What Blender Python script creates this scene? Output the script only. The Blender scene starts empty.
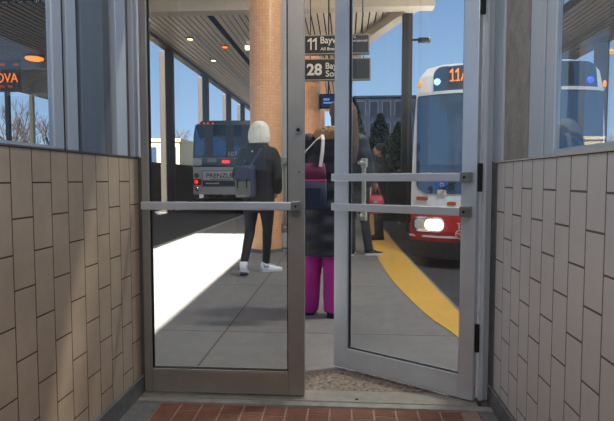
import bpy, bmesh, math, random
from mathutils import Vector, Matrix, noise
random.seed(7)
C = bpy.context.scene.collection
R = math.radians
F = 530.0
# ------------------------------------------------------------------ camera
YAW, PITCH = R(4.1), R(-3.45)
EYE = Vector((0, 0, 1.06))
cam_d = bpy.data.cameras.new('camera'); cam = bpy.data.objects.new('camera', cam_d); C.objects.link(cam)
cam.location = EYE
cam.rotation_euler = (R(90) + PITCH, 0, YAW)
cam_d.sensor_width = 36; cam_d.lens = F / 614 * 36; cam_d.clip_end = 500; cam_d.clip_start = .02
bpy.context.scene.camera = cam
# ------------------------------------------------------------------ world, sun, exposure
w = bpy.data.worlds.new('world'); bpy.context.scene.world = w; w.use_nodes = True
nt = w.node_tree; nt.nodes.clear()
wo = nt.nodes.new('ShaderNodeOutputWorld'); bg = nt.nodes.new('ShaderNodeBackground')
tc = nt.nodes.new('ShaderNodeTexCoord'); sx = nt.nodes.new('ShaderNodeSeparateXYZ'); cr = nt.nodes.new('ShaderNodeValToRGB')
nt.links.new(tc.outputs['Generated'], sx.inputs[0]); nt.links.new(sx.outputs['Z'], cr.inputs[0])
nt.links.new(cr.outputs[0], bg.inputs[0]); nt.links.new(bg.outputs[0], wo.inputs[0])
e = cr.color_ramp.elements
e[0].position = 0.0; e[0].color = (.38, .50, .64, 1)
e[1].position = .6; e[1].color = (.10, .18, .34, 1)
x = e.new(.10); x.color = (.28, .42, .61, 1)
x = e.new(.30); x.color = (.17, .28, .47, 1)
bg.inputs[1].default_value = 1.6
sun_d = bpy.data.lights.new('sun', 'SUN'); sun = bpy.data.objects.new('sun', sun_d); C.objects.link(sun)
sun_d.energy = 36.0; sun_d.angle = R(.55); sun_d.color = (1, .93, .82)
SUN_EL = R(50)
sun.rotation_euler = (R(90) - SUN_EL, 0, 0)      # light travels towards +Y and down
sc = bpy.context.scene
sc.view_settings.view_transform = 'Standard'; sc.view_settings.look = 'None'
sc.view_settings.gamma = 1; sc.view_settings.use_curve_mapping = False
sc.view_settings.exposure = 0.0

# ------------------------------------------------------------------ helpers
def s2l(c):
    return tuple(((v / 255) / 12.92 if v / 255 <= .04045 else ((v / 255 + .055) / 1.055) ** 2.4) for v in c) + (1,)

def mat(name, rgb, rough=.6, metal=0, var=0, vscale=8, bump=0, bscale=60, emit=0, spec=.5, stretch=None, rgb2=None):
    m = bpy.data.materials.new(name); m.use_nodes = True
    n = m.node_tree.nodes; l = m.node_tree.links; b = n['Principled BSDF']
    col = s2l(rgb)
    b.inputs['Base Color'].default_value = col
    b.inputs['Roughness'].default_value = rough; b.inputs['Metallic'].default_value = metal
    b.inputs['Specular IOR Level'].default_value = spec
    if var or bump:
        t = n.new('ShaderNodeTexCoord'); mp = n.new('ShaderNodeMapping'); l.new(t.outputs['Object'], mp.inputs[0])
        if stretch: mp.inputs['Scale'].default_value = stretch
    if var:
        ns = n.new('ShaderNodeTexNoise'); ns.inputs['Scale'].default_value = vscale; ns.inputs['Detail'].default_value = 6
        ns.inputs['Roughness'].default_value = .65
        l.new(mp.outputs[0], ns.inputs['Vector'])
        r = n.new('ShaderNodeValToRGB'); l.new(ns.outputs['Fac'], r.inputs[0])
        r.color_ramp.elements[0].position = .3; r.color_ramp.elements[1].position = .7
        c2 = s2l(rgb2) if rgb2 else tuple(min(1, v * (1 + var)) for v in col[:3]) + (1,)
        r.color_ramp.elements[0].color = tuple(v * (1 - var) for v in col[:3]) + (1,)
        r.color_ramp.elements[1].color = c2
        l.new(r.outputs[0], b.inputs['Base Color'])
    if bump:
        nb = n.new('ShaderNodeTexNoise'); nb.inputs['Scale'].default_value = bscale; nb.inputs['Detail'].default_value = 4
        l.new(mp.outputs[0], nb.inputs['Vector'])
        bp = n.new('ShaderNodeBump'); bp.inputs['Strength'].default_value = bump; bp.inputs['Distance'].default_value = .01
        l.new(nb.outputs['Fac'], bp.inputs['Height']); l.new(bp.outputs[0], b.inputs['Normal'])
    if emit:
        b.inputs['Emission Color'].default_value = col; b.inputs['Emission Strength'].default_value = emit
    return m

def glass_mat(name, tint=(.9, .93, .93), refl=1.0, dirt=.02):
    m = bpy.data.materials.new(name); m.use_nodes = True
    n = m.node_tree.nodes; l = m.node_tree.links; n.clear()
    o = n.new('ShaderNodeOutputMaterial'); tr = n.new('ShaderNodeBsdfTransparent'); gl = n.new('ShaderNodeBsdfGlossy')
    tr.inputs[0].default_value = tint + (1,); gl.inputs['Roughness'].default_value = .01
    ge = n.new('ShaderNodeNewGeometry'); vm = n.new('ShaderNodeVectorMath'); vm.operation = 'DOT_PRODUCT'
    l.new(ge.outputs['Incoming'], vm.inputs[0]); l.new(ge.outputs['Normal'], vm.inputs[1])
    def mth(op, a, b_=None):
        q = n.new('ShaderNodeMath'); q.operation = op
        if hasattr(a, 'is_linked'): l.new(a, q.inputs[0])
        else: q.inputs[0].default_value = a
        if b_ is not None:
            if hasattr(b_, 'is_linked'): l.new(b_, q.inputs[1])
            else: q.inputs[1].default_value = b_
        return q.outputs[0]
    pw = mth('POWER', mth('SUBTRACT', 1.0, mth('ABSOLUTE', vm.outputs['Value'])), 5.0)      # Fresnel reflectance of one glass face, same from both sides
    mu = mth('MULTIPLY', mth('MULTIPLY_ADD', pw, .955), refl); mu.node.inputs[0].links[0].from_node.inputs[2].default_value = .045
    class _o: outputs = [mu]
    mu = _o
    mx = n.new('ShaderNodeMixShader'); l.new(mu.outputs[0], mx.inputs[0]); l.new(tr.outputs[0], mx.inputs[1]); l.new(gl.outputs[0], mx.inputs[2])
    df = n.new('ShaderNodeBsdfDiffuse'); df.inputs[0].default_value = (.5, .52, .55, 1)
    tcn = n.new('ShaderNodeTexCoord'); ns = n.new('ShaderNodeTexNoise'); ns.inputs['Scale'].default_value = 5
    ns.inputs['Detail'].default_value = 7
    l.new(tcn.outputs['Object'], ns.inputs['Vector'])
    m2 = n.new('ShaderNodeMath'); m2.operation = 'MULTIPLY'; m2.inputs[1].default_value = dirt * 2; l.new(ns.outputs['Fac'], m2.inputs[0])
    mx2 = n.new('ShaderNodeMixShader'); l.new(m2.outputs[0], mx2.inputs[0]); l.new(mx.outputs[0], mx2.inputs[1]); l.new(df.outputs[0], mx2.inputs[2])
    l.new(mx2.outputs[0], o.inputs[0])
    return m

class MB:
    def __init__(s): s.bm = bmesh.new()
    def box(s, x0, x1, y0, y1, z0, z1, bev=0, M=None):
        if x0 > x1: x0, x1 = x1, x0
        if y0 > y1: y0, y1 = y1, y0
        if z0 > z1: z0, z1 = z1, z0
        vs = [s.bm.verts.new(p) for p in ((x0,y0,z0),(x1,y0,z0),(x1,y1,z0),(x0,y1,z0),(x0,y0,z1),(x1,y0,z1),(x1,y1,z1),(x0,y1,z1))]
        fs = [s.bm.faces.new([vs[i] for i in f]) for f in ((3,2,1,0),(4,5,6,7),(0,1,5,4),(1,2,6,5),(2,3,7,6),(3,0,4,7))]
        if bev:
            es = list({e for f in fs for e in f.edges})
            r = bmesh.ops.bevel(s.bm, geom=es, offset=bev, segments=2, affect='EDGES', profile=.5)
            vs = list({v for f in r['faces'] for v in f.verts} | {v for v in vs if v.is_valid})
        if M is not None:
            for v in vs: v.co = M @ v.co
        return s
    def prism(s, pts, z0, z1):
        a = [s.bm.verts.new((p[0], p[1], z0)) for p in pts]; b = [s.bm.verts.new((p[0], p[1], z1)) for p in pts]
        n = len(pts)
        s.bm.faces.new(a[::-1]); s.bm.faces.new(b)
        for i in range(n): s.bm.faces.new((a[i], a[(i+1) % n], b[(i+1) % n], b[i]))
        return s
    def rings(s, rs, cap=True):
        vr = [[s.bm.verts.new(p) for p in r] for r in rs]
        n = len(rs[0])
        for a, b in zip(vr, vr[1:]):
            for i in range(n): s.bm.faces.new((a[i], a[(i+1) % n], b[(i+1) % n], b[i]))
        if cap:
            s.bm.faces.new(vr[0][::-1]); s.bm.faces.new(vr[-1])
        return s
    def tube(s, pts, rad, n=10, flat=1.0):
        pts = [Vector(p) for p in pts]
        if not hasattr(rad, '__len__'): rad = [rad] * len(pts)
        rs = []; up = None
        for i, p in enumerate(pts):
            d = (pts[min(i+1, len(pts)-1)] - pts[max(i-1, 0)]).normalized()
            if up is None:
                up = Vector((0, 0, 1)) if abs(d.z) < .9 else Vector((0, 1, 0))
            u = d.cross(up).normalized(); v = u.cross(d).normalized(); up = v
            rs.append([p + (u * math.cos(t) + v * math.sin(t) * flat) * rad[i] for t in [2*math.pi*k/n for k in range(n)]])
        return s.rings(rs)
    def ball(s, c, r, n=16, m=10):
        c = Vector(c); r = Vector(r) if hasattr(r, '__len__') else Vector((r, r, r))
        rs = []
        for j in range(m + 1):
            ph = -math.pi/2 + math.pi * (j + .001) / (m + .002)
            rs.append([c + Vector((r.x*math.cos(ph)*math.cos(t), r.y*math.cos(ph)*math.sin(t), r.z*math.sin(ph))) for t in [2*math.pi*k/n for k in range(n)]])
        return s.rings(rs)
    def build(s, name, m, parent=None, world=False, smooth=False, kind=None):
        me = bpy.data.meshes.new(name)
        bmesh.ops.recalc_face_normals(s.bm, faces=s.bm.faces)
        if world and parent is not None:
            s.bm.transform(wm(parent).inverted())
        if smooth:
            for f in s.bm.faces: f.smooth = True
        s.bm.to_mesh(me); s.bm.free()
        o = bpy.data.objects.new(name, me); C.objects.link(o)
        if m: me.materials.append(m)
        if parent: o.parent = parent
        if kind: o['kind'] = kind
        if smooth == 'auto':
            pass
        return o

def wm(o):
    M = Matrix.Translation(o.location) @ o.rotation_euler.to_matrix().to_4x4()
    return (wm(o.parent) @ M) if o.parent else M

def thing(name, label, cat, loc=(0,0,0), rz=0, group=None):
    o = bpy.data.objects.new(name, None); C.objects.link(o); o.location = loc; o.rotation_euler = (0, 0, rz)
    o.empty_display_size = .1
    o['label'] = label; o['category'] = cat
    if group: o['group'] = group
    return o
def tag(o, label, cat, group=None, kind=None):
    o['label'] = label; o['category'] = cat
    if group: o['group'] = group
    if kind: o['kind'] = kind
    return o
def dup(root, loc, rz=None, label=None):
    r = root.copy(); C.objects.link(r); r.location = loc
    if rz is not None: r.rotation_euler = (0, 0, rz)
    if label: r['label'] = label
    for ch in list(root.children):
        c = ch.copy(); C.objects.link(c); c.parent = r
        for g in ch.children:
            d = g.copy(); C.objects.link(d); d.parent = c
    return r
def text(name, s, size, loc, rot, m, parent=None, extrude=.002, align='LEFT', world=False, bold=0, sxx=1, glyph=None):
    cu = bpy.data.curves.new(name, 'FONT'); cu.body = s; cu.size = size; cu.extrude = extrude; cu.align_x = align
    cu.offset = bold
    t = bpy.data.objects.new(name + '_tmp', cu); C.objects.link(t)
    dg = bpy.context.evaluated_depsgraph_get(); me = bpy.data.meshes.new_from_object(t.evaluated_get(dg))
    bpy.data.objects.remove(t); bpy.data.curves.remove(cu)
    M = Matrix.Translation(loc) @ Matrix.Rotation(rot[2], 4, 'Z') @ Matrix.Rotation(rot[0], 4, 'X') @ Matrix.Diagonal((sxx, 1, 1, 1))
    if world and parent is not None: M = wm(parent).inverted() @ M
    me.transform(M); me.materials.clear(); me.materials.append(m)
    o = bpy.data.objects.new(name, me); C.objects.link(o)
    if parent: o.parent = parent
    return o
CR = cam.rotation_euler.to_matrix()
def at(px, py, Y):
    d = CR @ Vector(((px - 307) / F, -(py - 210.5) / F, -1))
    return EYE + d * (Y / d.y)
def gnd(px, py, z=0.0):
    d = CR @ Vector(((px - 307) / F, -(py - 210.5) / F, -1))
    return EYE + d * ((z - EYE.z) / d.z)

# ------------------------------------------------------------------ materials
M = {}
M['tile_l'] = mat('beige_glazed_tile', (184, 164, 140), .45, var=.10, vscale=5, bump=.1, bscale=25, rgb2=(200, 180, 154))
M['tile_r'] = mat('pale_glazed_tile', (206, 200, 196), .40, var=.06, vscale=4, bump=.08, bscale=20)
M['grout_l'] = mat('brown_grout', (78, 60, 48), .9)
M['grout_r'] = mat('grey_grout', (104, 98, 100), .9)
M['brick'] = mat('red_paver', (116, 74, 58), .8, var=.28, vscale=9, bump=.4, bscale=80)
M['mortar'] = mat('paver_mortar', (150, 130, 114), .95, var=.2)
M['concrete'] = mat('concrete', (150, 146, 140), .9, var=.22, vscale=14, bump=.5, bscale=90)
M['base'] = mat('grey_cement_base', (112, 112, 112), .9, var=.25, vscale=18, bump=.4, bscale=60)
M['alu'] = mat('satin_aluminium', (206, 212, 220), .36, metal=.55, var=.06, vscale=6)
M['alu2'] = mat('painted_aluminium', (190, 198, 208), .45, metal=.2, var=.06, vscale=5, stretch=(1, 1, .2))
M['alu3'] = mat('grey_blue_panel_paint', (112, 124, 138), .5, var=.08, vscale=6, stretch=(1, 1, .2))
M['alu_dk'] = mat('grey_metal', (104, 104, 104), .5, metal=.2, var=.1)
M['bronze'] = mat('brownish_metal', (112, 98, 84), .5, metal=.2, var=.1)
M['gasket'] = mat('black_gasket', (16, 16, 17), .7)
M['steel'] = mat('brushed_steel', (150, 146, 140), .3, metal=.9)
M['glass'] = glass_mat('door_glass', (.90, .925, .935), 1.0, .012)
M['wglass'] = glass_mat('window_glass', (.86, .90, .92), 1.1, .015)
M['dark'] = mat('dark_paint', (34, 33, 34), .5)
M['ceil'] = mat('lobby_ceiling_paint', (150, 146, 140), .8)
M['slat'] = mat('canopy_slat_metal', (222, 204, 182), .5, metal=.1, var=.06, vscale=2)
M['void'] = mat('ceiling_void_black', (20, 19, 18), .9)
M['soffit'] = mat('beige_soffit_panel', (206, 190, 170), .7, var=.05, vscale=2)
M['post'] = mat('dark_bronze_post', (62, 56, 52), .5, var=.1)
M['ivory'] = mat('ivory_post_paint', (214, 200, 150), .6)
M['asphalt'] = mat('asphalt', (62, 62, 66), .9, var=.25, vscale=30, bump=.5, bscale=120)
M['yellow'] = mat('yellow_line_paint', (206, 160, 66), .7, var=.12, vscale=20)
M['kerb'] = mat('kerb_concrete', (150, 148, 144), .85, var=.15)
M['dkwall'] = mat('dark_retaining_wall', (36, 34, 34), .85, var=.15)
M['lamp_w'] = mat('fluorescent_diffuser', (255, 244, 200), .5, emit=2.2)
M['lamp_o'] = mat('orange_lamp_glow', (255, 120, 30), .5, emit=2.5)
M['led'] = mat('orange_led', (255, 120, 40), .5, emit=1.3)
M['led_refl'] = mat('dim_orange_reflection', (190, 72, 30), .5, emit=.35)
M['black'] = mat('sign_black', (30, 29, 28), .5)
M['cream'] = mat('sign_cream', (206, 198, 186), .6)
M['tan_edge'] = mat('sign_tan_edge', (150, 134, 116), .6)
M['buswhite'] = mat('bus_white_paint', (226, 228, 230), .3)
M['busgrey'] = mat('bus_grey_white', (214, 212, 208), .45, var=.08, vscale=4)
M['busred'] = mat('bus_red_paint', (178, 34, 36), .3)
M['busblack'] = mat('bus_black_plastic', (22, 22, 24), .45)
M['busglass'] = mat('bus_sky_tinted_glass', (70, 92, 116), .05, metal=.35, spec=1.0)  # blue base stands in for sky reflected in the glass
M['tiredark'] = mat('rubber', (20, 20, 20), .8)

# concrete sidewalk with joints
def sidewalk_mat():
    m = mat('sidewalk_concrete', (122, 119, 117), .9, var=.10, vscale=7, bump=.35, bscale=120)
    n = m.node_tree.nodes; l = m.node_tree.links; b = n['Principled BSDF']
    src = b.inputs['Base Color'].links[0].from_socket
    t = n.new('ShaderNodeTexCoord'); mp = n.new('ShaderNodeMapping'); l.new(t.outputs['Object'], mp.inputs[0])
    mp.inputs['Location'].default_value = (.83, -.35, 0)
    br = n.new('ShaderNodeTexBrick'); br.offset = 0; br.inputs['Scale'].default_value = 1
    br.inputs['Brick Width'].default_value = 1.62; br.inputs['Row Height'].default_value = 1.62
    br.inputs['Mortar Size'].default_value = .006; br.inputs['Mortar Smooth'].default_value = 0
    br.inputs['Color1'].default_value = (1, 1, 1, 1); br.inputs['Color2'].default_value = (.9, .9, .9, 1); br.inputs['Mortar'].default_value = (.35, .34, .33, 1)
    l.new(mp.outputs[0], br.inputs['Vector'])
    mx = n.new('ShaderNodeMix'); mx.data_type = 'RGBA'; mx.blend_type = 'MULTIPLY'; mx.inputs[0].default_value = 1
    l.new(src, mx.inputs[6]); l.new(br.outputs['Color'], mx.inputs[7]); l.new(mx.outputs[2], b.inputs['Base Color'])
    return m
M['sidewalk'] = sidewalk_mat()
M['aggregate'] = mat('worn_aggregate_concrete', (92, 80, 68), .95, var=.45, vscale=45, bump=1.0, bscale=70, rgb2=(176, 160, 142))
def mosaic_mat():
    m = mat('orange_mosaic_tile', (236, 176, 128), .35)
    n = m.node_tree.nodes; l = m.node_tree.links; b = n['Principled BSDF']
    t = n.new('ShaderNodeTexCoord')
    br = n.new('ShaderNodeTexBrick'); br.offset = 0; br.inputs['Scale'].default_value = 1
    br.inputs['Brick Width'].default_value = .045; br.inputs['Row Height'].default_value = .045; br.inputs['Mortar Size'].default_value = .003
    br.inputs['Color1'].default_value = s2l((242, 184, 134)); br.inputs['Color2'].default_value = s2l((234, 170, 120)); br.inputs['Mortar'].default_value = s2l((216, 158, 116))
    l.new(t.outputs['UV'], br.inputs['Vector']); l.new(br.outputs['Color'], b.inputs['Base Color'])
    return m
M['mosaic'] = mosaic_mat()

# ------------------------------------------------------------------ SETTING: vestibule
XL, XR, YD, YB = -1.0, .69, 2.50, -2.5
TL, TR = 1.157, 1.132
def tiles(xw, ztop, zbot, y1, y0, side, mt, mg, nm):
    """vertical tiles in running bond on the plane x = xw; side = +1 when the room lies to +x"""
    b = MB(); pit, hh, g = (.1097 if side > 0 else .112), .220, (.0026 if side > 0 else .0034)
    k = 0; y = y1
    while y - pit > y0:
        z = ztop; first = True
        while z > zbot + .005:
            h = (hh / 2 if (k % 2 == 1 and first) else hh); first = False
            zz = max(z - h, zbot)
            b.box(xw - .02 * side, xw, y - pit + g, y - g, zz + g, z - g, bev=.0006)
            z -= h
        y -= pit; k += 1
    return b
def grow(nm, bs, m): return bs.build(nm, m, kind='structure')
# wall cores (grout) with tile skin as child
def wall_side(nm, xw, side, ztop, mt, mg):
    core = MB().box(xw - side * .0008, xw - side * .16, YB, 2.51 if side > 0 else 2.50, 0, ztop)
    w_ = core.build(nm, mg, kind='structure')
    tiles(xw, ztop, .085, 2.512 if side > 0 else 2.466, .2, side, mt, mg, nm).build('wall_tiles', mt, w_)
    MB().box(xw - side * .006, xw + side * .004, .0, 2.505, ztop, ztop + .006).box(xw - side * .16, xw + side * .002, YB, 2.50, ztop + .0005, ztop + .005).build('cap_strip', M['bronze'] if side > 0 else M['soffit'], w_)
    return w_
wl = wall_side('wall_left', XL, 1, TL, M['tile_l'], M['grout_l'])
wr = wall_side('wall_right', XR, -1, TR, M['tile_r'], M['grout_r'])
grow('baseboard_left', MB().box(XL, XL + .014, -.5, 2.51, 0, .09, .002), M['base'])
grow('baseboard_right', MB().box(XR - .014, XR, -.5, 2.51, 0, .085, .002), M['base'])
# floor
fl = MB().box(XL - .16, XR + .16, YB, 2.405, -.12, -.0055).build('floor', M['mortar'], kind='structure')
b = MB(); k = 0; xx = -.865
while xx + .1 < XR - .075:
    y = 2.403; first = True
    while y > -.3:
        h = .2 if not (k % 2 and first) else .1
        if first and k % 3 == 1: h = .07
        first = False
        b.box(xx + .004, xx + .096, y - h + .004, y - .004, -.02, -.003, bev=.002); y -= h
    xx += .1; k += 1
b.build('brick_pavers', M['brick'], fl)
MB().box(XL, -.868, -.5, 2.405, -.02, .0).box(XR - .083, XR, -.5, 2.405, -.02, .0).build('cement_border', M['base'], fl)
# threshold
th = MB().box(XL, XR, 2.405, 2.45, -.12, .004).build('trim_1', M['concrete'], kind='structure')
MB().box(-.985, .62, 2.45, 2.56, -.1, .010, .004).build('threshold_plate', mat('worn_threshold_metal', (150, 146, 138), .55, metal=.3, var=.15, vscale=20), th)
MB().tube([(.06, 2.475, .009), (.06, 2.475, .0125)], .008, 8).build('screw', M['gasket'], th)
MB().box(XL - .1, XR + .1, 2.56, 2.62, -.12, 0.0).build('outer_edge', M['concrete'], th)

# upper side walls: frames, windows, columns
def stile(name, xw, side, y0, y1, m, z0, z1=2.9, proud=0.0, depth=.08):
    o = MB().box(xw - side * depth, xw + side * proud, y0, y1, z0, z1, .003).build(name, m, kind='structure'); return o
n_ = [2]
def trim(*a, **k):
    o = stile('trim_%d' % n_[0], *a, **k); n_[0] += 1; return o
z0 = TL + .006
# left window
def side_window(nm, xw, side, z0, zg, stiles, y_lo, frame_mat):
    fr = MB()
    ymax = stiles[0][0]
    fr.box(xw - side * .02, xw, y_lo, ymax, z0, zg)            # bottom rail
    fr.box(xw - side * .06, xw, y_lo, ymax, 2.72, 2.80)
    fr.box(xw - side * .06, xw, y_lo - .05, y_lo, z0, 2.80)
    for a, b2 in stiles: fr.box(xw - side * .02, xw + side * .002, a, b2, z0, 2.80, .003)
    wdw = fr.build(nm, frame_mat, kind='structure')
    MB().box(xw - side * .010, xw - side * .004, y_lo, ymax, zg, 2.72).build('window_pane', M['wglass'], wdw)
    MB().box(xw - side * .05, xw - side * .012, stiles[0][1] - .004, stiles[-1][0] + .004, z0, 2.80).build('gasket', M['gasket'], wdw)
    return wdw
wdl = side_window('window_1', XL, 1, z0, 1.173, [(1.772, 1.835), (1.866, 1.937)], -1.6, M['alu2'])
wdr = side_window('window_2', XR, -1, TR + .006, 1.156, [(1.825, 1.905), (1.923, 2.063)], -1.6, M['alu2'])
trim(XL, 1, 1.939, 1.984, M['gasket'], z0, proud=-.03)
trim(XL, 1, 1.984, 2.169, M['alu3'], z0, proud=-.004)
trim(XL, 1, 2.169, 2.246, M['alu_dk'], z0, proud=-.012)
trim(XL, 1, 2.246, 2.276, M['gasket'], z0, proud=-.03)
trim(XL, 1, 2.276, 2.383, M['alu2'], z0, proud=.004)
trim(XL, 1, 2.383, 2.465, M['bronze'], z0, proud=-.02)
trim(XL, 1, 2.465, 2.54, M['alu2'], z0, proud=.004)
trim(XL, 1, 2.512, 2.56, M['alu_dk'], .0, proud=.018, z1=z0)
trim(XL, 1, 2.54, 2.56, M['alu2'], z0, proud=.018)
trim(XR, -1, 2.065, 2.098, M['gasket'], TR + .006, proud=-.02)
trim(XR, -1, 2.098, 2.400, M['concrete'], TR + .006, proud=-.006)
trim(XR, -1, 2.400, 2.56, M['alu2'], TR + .006, proud=.002)
trim(XR, -1, 2.466, 2.56, M['base'], .0, proud=.002, z1=TR + .006)
# right door jamb
jr = MB().box(.634, .652, 2.50, 2.57, .010, 2.9, .002).box(.650, .685, 2.54, 2.56, .0, 2.9).build('trim_%d' % n_[0], M['alu2'], kind='structure'); n_[0] += 1
# header above door
MB().box(-1.0, .69, 2.45, 2.56, 2.17, 2.9).build('trim_%d' % n_[0], M['alu2'], kind='structure'); n_[0] += 1
# upper wall, ceiling, back wall
MB().box(XL - .16, XL, YB, 2.6, 2.9, 3.15).box(XL - .16, XL, YB, -1.65, TL + .006, 2.9).build('wall_left_upper', M['ceil'], kind='structure')
MB().box(XR, XR + .16, YB, 2.6, 2.9, 3.15).box(XR, XR + .16, YB, -1.65, TR + .006, 2.9).build('wall_right_upper', M['ceil'], kind='structure')
cl = MB().box(XL - .16, XR + .16, YB - .1, 2.6, 3.15, 3.3).build('ceiling', M['ceil'], kind='structure')
b = MB()
y = YB
for i in range(16):
    xx = XL + i * .106; b.box(xx + .01, xx + .095, YB, 2.5, 3.09, 3.12)
b.build('ceiling_slats', M['slat'], cl)
b = MB().box(XL - .16, XR + .16, YB - .1, YB, 0, .8).box(XL - .16, XR + .16, YB - .1, YB, 2.6, 3.15)
b.box(XL - .16, XL + .1, YB - .1, YB, .8, 2.6).box(XR - .1, XR + .16, YB - .1, YB, .8, 2.6).build('wall_back', M['ceil'], kind='structure')
b = MB().box(-.9, -.84, YB - .07, YB - .01, .8, 2.6).box(.53, .59, YB - .07, YB - .01, .8, 2.6).box(-.2, -.12, YB - .07, YB - .01, .8, 2.6)
wb = b.box(-.84, .53, YB - .07, YB - .01, .8, .86).box(-.84, .53, YB - .07, YB - .01, 2.54, 2.6).build('window_3', M['alu2'], kind='structure')
MB().box(-.84, .53, YB - .045, YB - .039, .86, 2.54).build('window_pane', M['wglass'], wb)
# fill lamp added on the lobby ceiling, unseen behind the camera
lm = thing('fill_lamp', 'unseen fill lamp added on the vestibule ceiling behind the camera', 'lamp', (-.15, -.6, 3.06))
MB().box(-.3, .3, -.08, .08, -.03, .03, .004).build('lamp_housing', M['alu2'], lm)
MB().box(-.28, .28, -.06, .06, -.045, -.03).build('diffuser', M['lamp_w'], lm)
ld = bpy.data.lights.new('lobby_fill_light', 'AREA'); ld.shape = 'RECTANGLE'; ld.size = .56; ld.size_y = .3; ld.energy = 34; ld.color = (1, .93, .84)
lo = bpy.data.objects.new('lobby_fill_light', ld); C.objects.link(lo); lo.parent = lm; lo.location = (0, 0, -.06)

lm2 = thing('fill_lamp', 'unseen fill lamp added on the vestibule ceiling near the doors', 'lamp', (-.15, 1.5, 3.075))  # added out of view so door and walls darken towards the floor
MB().tube([(0, 0, .014), (0, 0, -.02)], .14, 28).build('lamp_housing', M['alu2'], lm2)
MB().tube([(0, 0, -.02), (0, 0, -.035)], .12, 28).build('diffuser', M['lamp_w'], lm2)
l2 = bpy.data.lights.new('door_fill_light', 'AREA'); l2.shape = 'DISK'; l2.size = .4; l2.energy = 9; l2.color = (.95, .97, 1)
o2 = bpy.data.objects.new('door_fill_light', l2); C.objects.link(o2); o2.parent = lm2; o2.location = (0, 0, -.05)

# ------------------------------------------------------------------ doors
ZP = 1.06
def leaf(parent, W, H, zb, mats, m=M['alu'], sl=.09, sr=.09):
    """door leaf in local coordinates: x 0..W, thickness y -.022...022"""
    t = .022
    fr = MB()
    fr.box(0, sl, -t, t, zb, H, .003); fr.box(W - sr, W, -t, t, zb, H, .003)
    fr.box(sl, W - sr, -t, t, zb, zb + .105, .003); fr.box(sl, W - sr, -t, t, H - .10, H, .003)
    f = fr.build('door_frame', m, parent)
    g = MB(); a0, a1, c0, c1 = sl, W - sr, zb + .105, H - .10
    g.box(a0, a0 + .006, -.008, .008, c0, c1).box(a1 - .006, a1, -.008, .008, c0, c1).box(a0, a1, -.013, .013, c0, c0 + .009).box(a0, a1, -.013, .013, c1 - .010, c1)
    g.build('gasket', M['gasket'], parent)
    bd = MB(); 
    for yy in (-.0225, .0135):
        bd.box(a0, a1, yy, yy + .009, c0 - .0, c0 + .007)
    bd.build('glazing_bead', m, parent)
    MB().box(a0 + .002, a1 - .002, -.003, .003, c0 + .002, c1 - .002).build('door_pane', M['glass'], parent)
    return f
# left leaf, closed
dl = bpy.data.objects.new('door_1', None); C.objects.link(dl); dl['kind'] = 'structure'
dl.location = (-.973, YD, 0)
M['alu_warm'] = mat('warm_grey_aluminium', (158, 154, 148), .4, metal=.5, var=.08, vscale=5)
leaf(dl, .783, 2.15, .022, None, m=M['alu_warm'], sl=.036, sr=.078)
# push bar of left leaf
def pushbar(parent, x0, x1, z, hgt, brackets, side=-1, yo=.05):
    b = MB().box(x0, x1, side * yo, side * (yo + .018), z - hgt/2, z + hgt/2, .004)
    o = b.build('push_bar', M['alu'], parent)
    bb = MB()
    for xb in brackets: bb.box(xb - .022, xb + .022, side * .022, side * (yo + .022), z - hgt/2 - .004, z + hgt/2 + .004, .003)
    bb.build('bar_bracket', M['steel'], o)
    sb = MB()
    for xb in brackets: sb.tube([(xb, side * (yo + .02), z), (xb, side * (yo + .026), z)], .006, 8)
    sb.build('screw', M['gasket'], o)
    return o
pushbar(dl, .012, .760, .932, .038, [.745])
M['pull'] = mat('pale_brass_metal', (206, 198, 178), .35, metal=.4)
def pull(parent, xc, zc, side=1, L=.30):
    b = MB().tube([(xc, side * .07, zc - L/2), (xc, side * .07, zc + L/2)], .012, 12)
    for s in (-1, 1):
        b.tube([(xc, side * .02, zc + s * (L/2 - .02)), (xc, side * .07, zc + s * (L/2 - .02))], .010, 10)
        b.box(xc - .016, xc + .016, side * .06, side * .085, zc + s * (L/2 - .02) - .025, zc + s * (L/2 - .02) + .025, .004)
    return b.build('pull_handle', M['pull'], parent, smooth=False)
pull(dl, .783 - .078 - .026, .98, 1, .36)
lk = MB().tube([(.783 - .028, -.022, 1.285), (.783 - .028, -.034, 1.285)], .017, 20).build('lock_cylinder', M['steel'], dl)
MB().tube([(.783 - .028, -.0335, 1.285), (.783 - .028, -.0352, 1.285)], .009, 16).box(.754, .756, -.0365, -.035, 1.276, 1.288).build('keyhole', M['gasket'], lk)
MB().tube([(.783 - .025, -.022, 1.09), (.783 - .025, -.024, 1.09)], .004, 10).build('screw_hole', M['gasket'], dl)
# right leaf, swung outward about its right edge
HX, HY = .612, 2.492
FX, FY = -.047, 2.930
W2 = math.hypot(HX - FX, HY - FY)
ang = math.atan2(HY - FY, HX - FX)
dr = bpy.data.objects.new('door_2', None); C.objects.link(dr); dr['kind'] = 'structure'
dr.location = (FX, FY, 0); dr.rotation_euler = (0, 0, ang)
leaf(dr, W2, 2.15, .018, None, sl=.088, sr=.072)
pushbar(dr, .01, W2 - .02, 1.066, .040, [W2 - .04])
pushbar(dr, .01, W2 - .02, .908, .040, [W2 - .04])
pull(dr, .088 + .045, 1.0, 1, .33)
MB().tube([(W2 + .008, .0, .25), (W2 + .008, .0, .38)], .011, 10).tube([(W2 + .008, .0, 1.8), (W2 + .008, .0, 1.93)], .011, 10).tube([(W2 + .008, .0, 1.0), (W2 + .008, .0, 1.13)], .011, 10).build('hinge', M['gasket'], dr)

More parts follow.
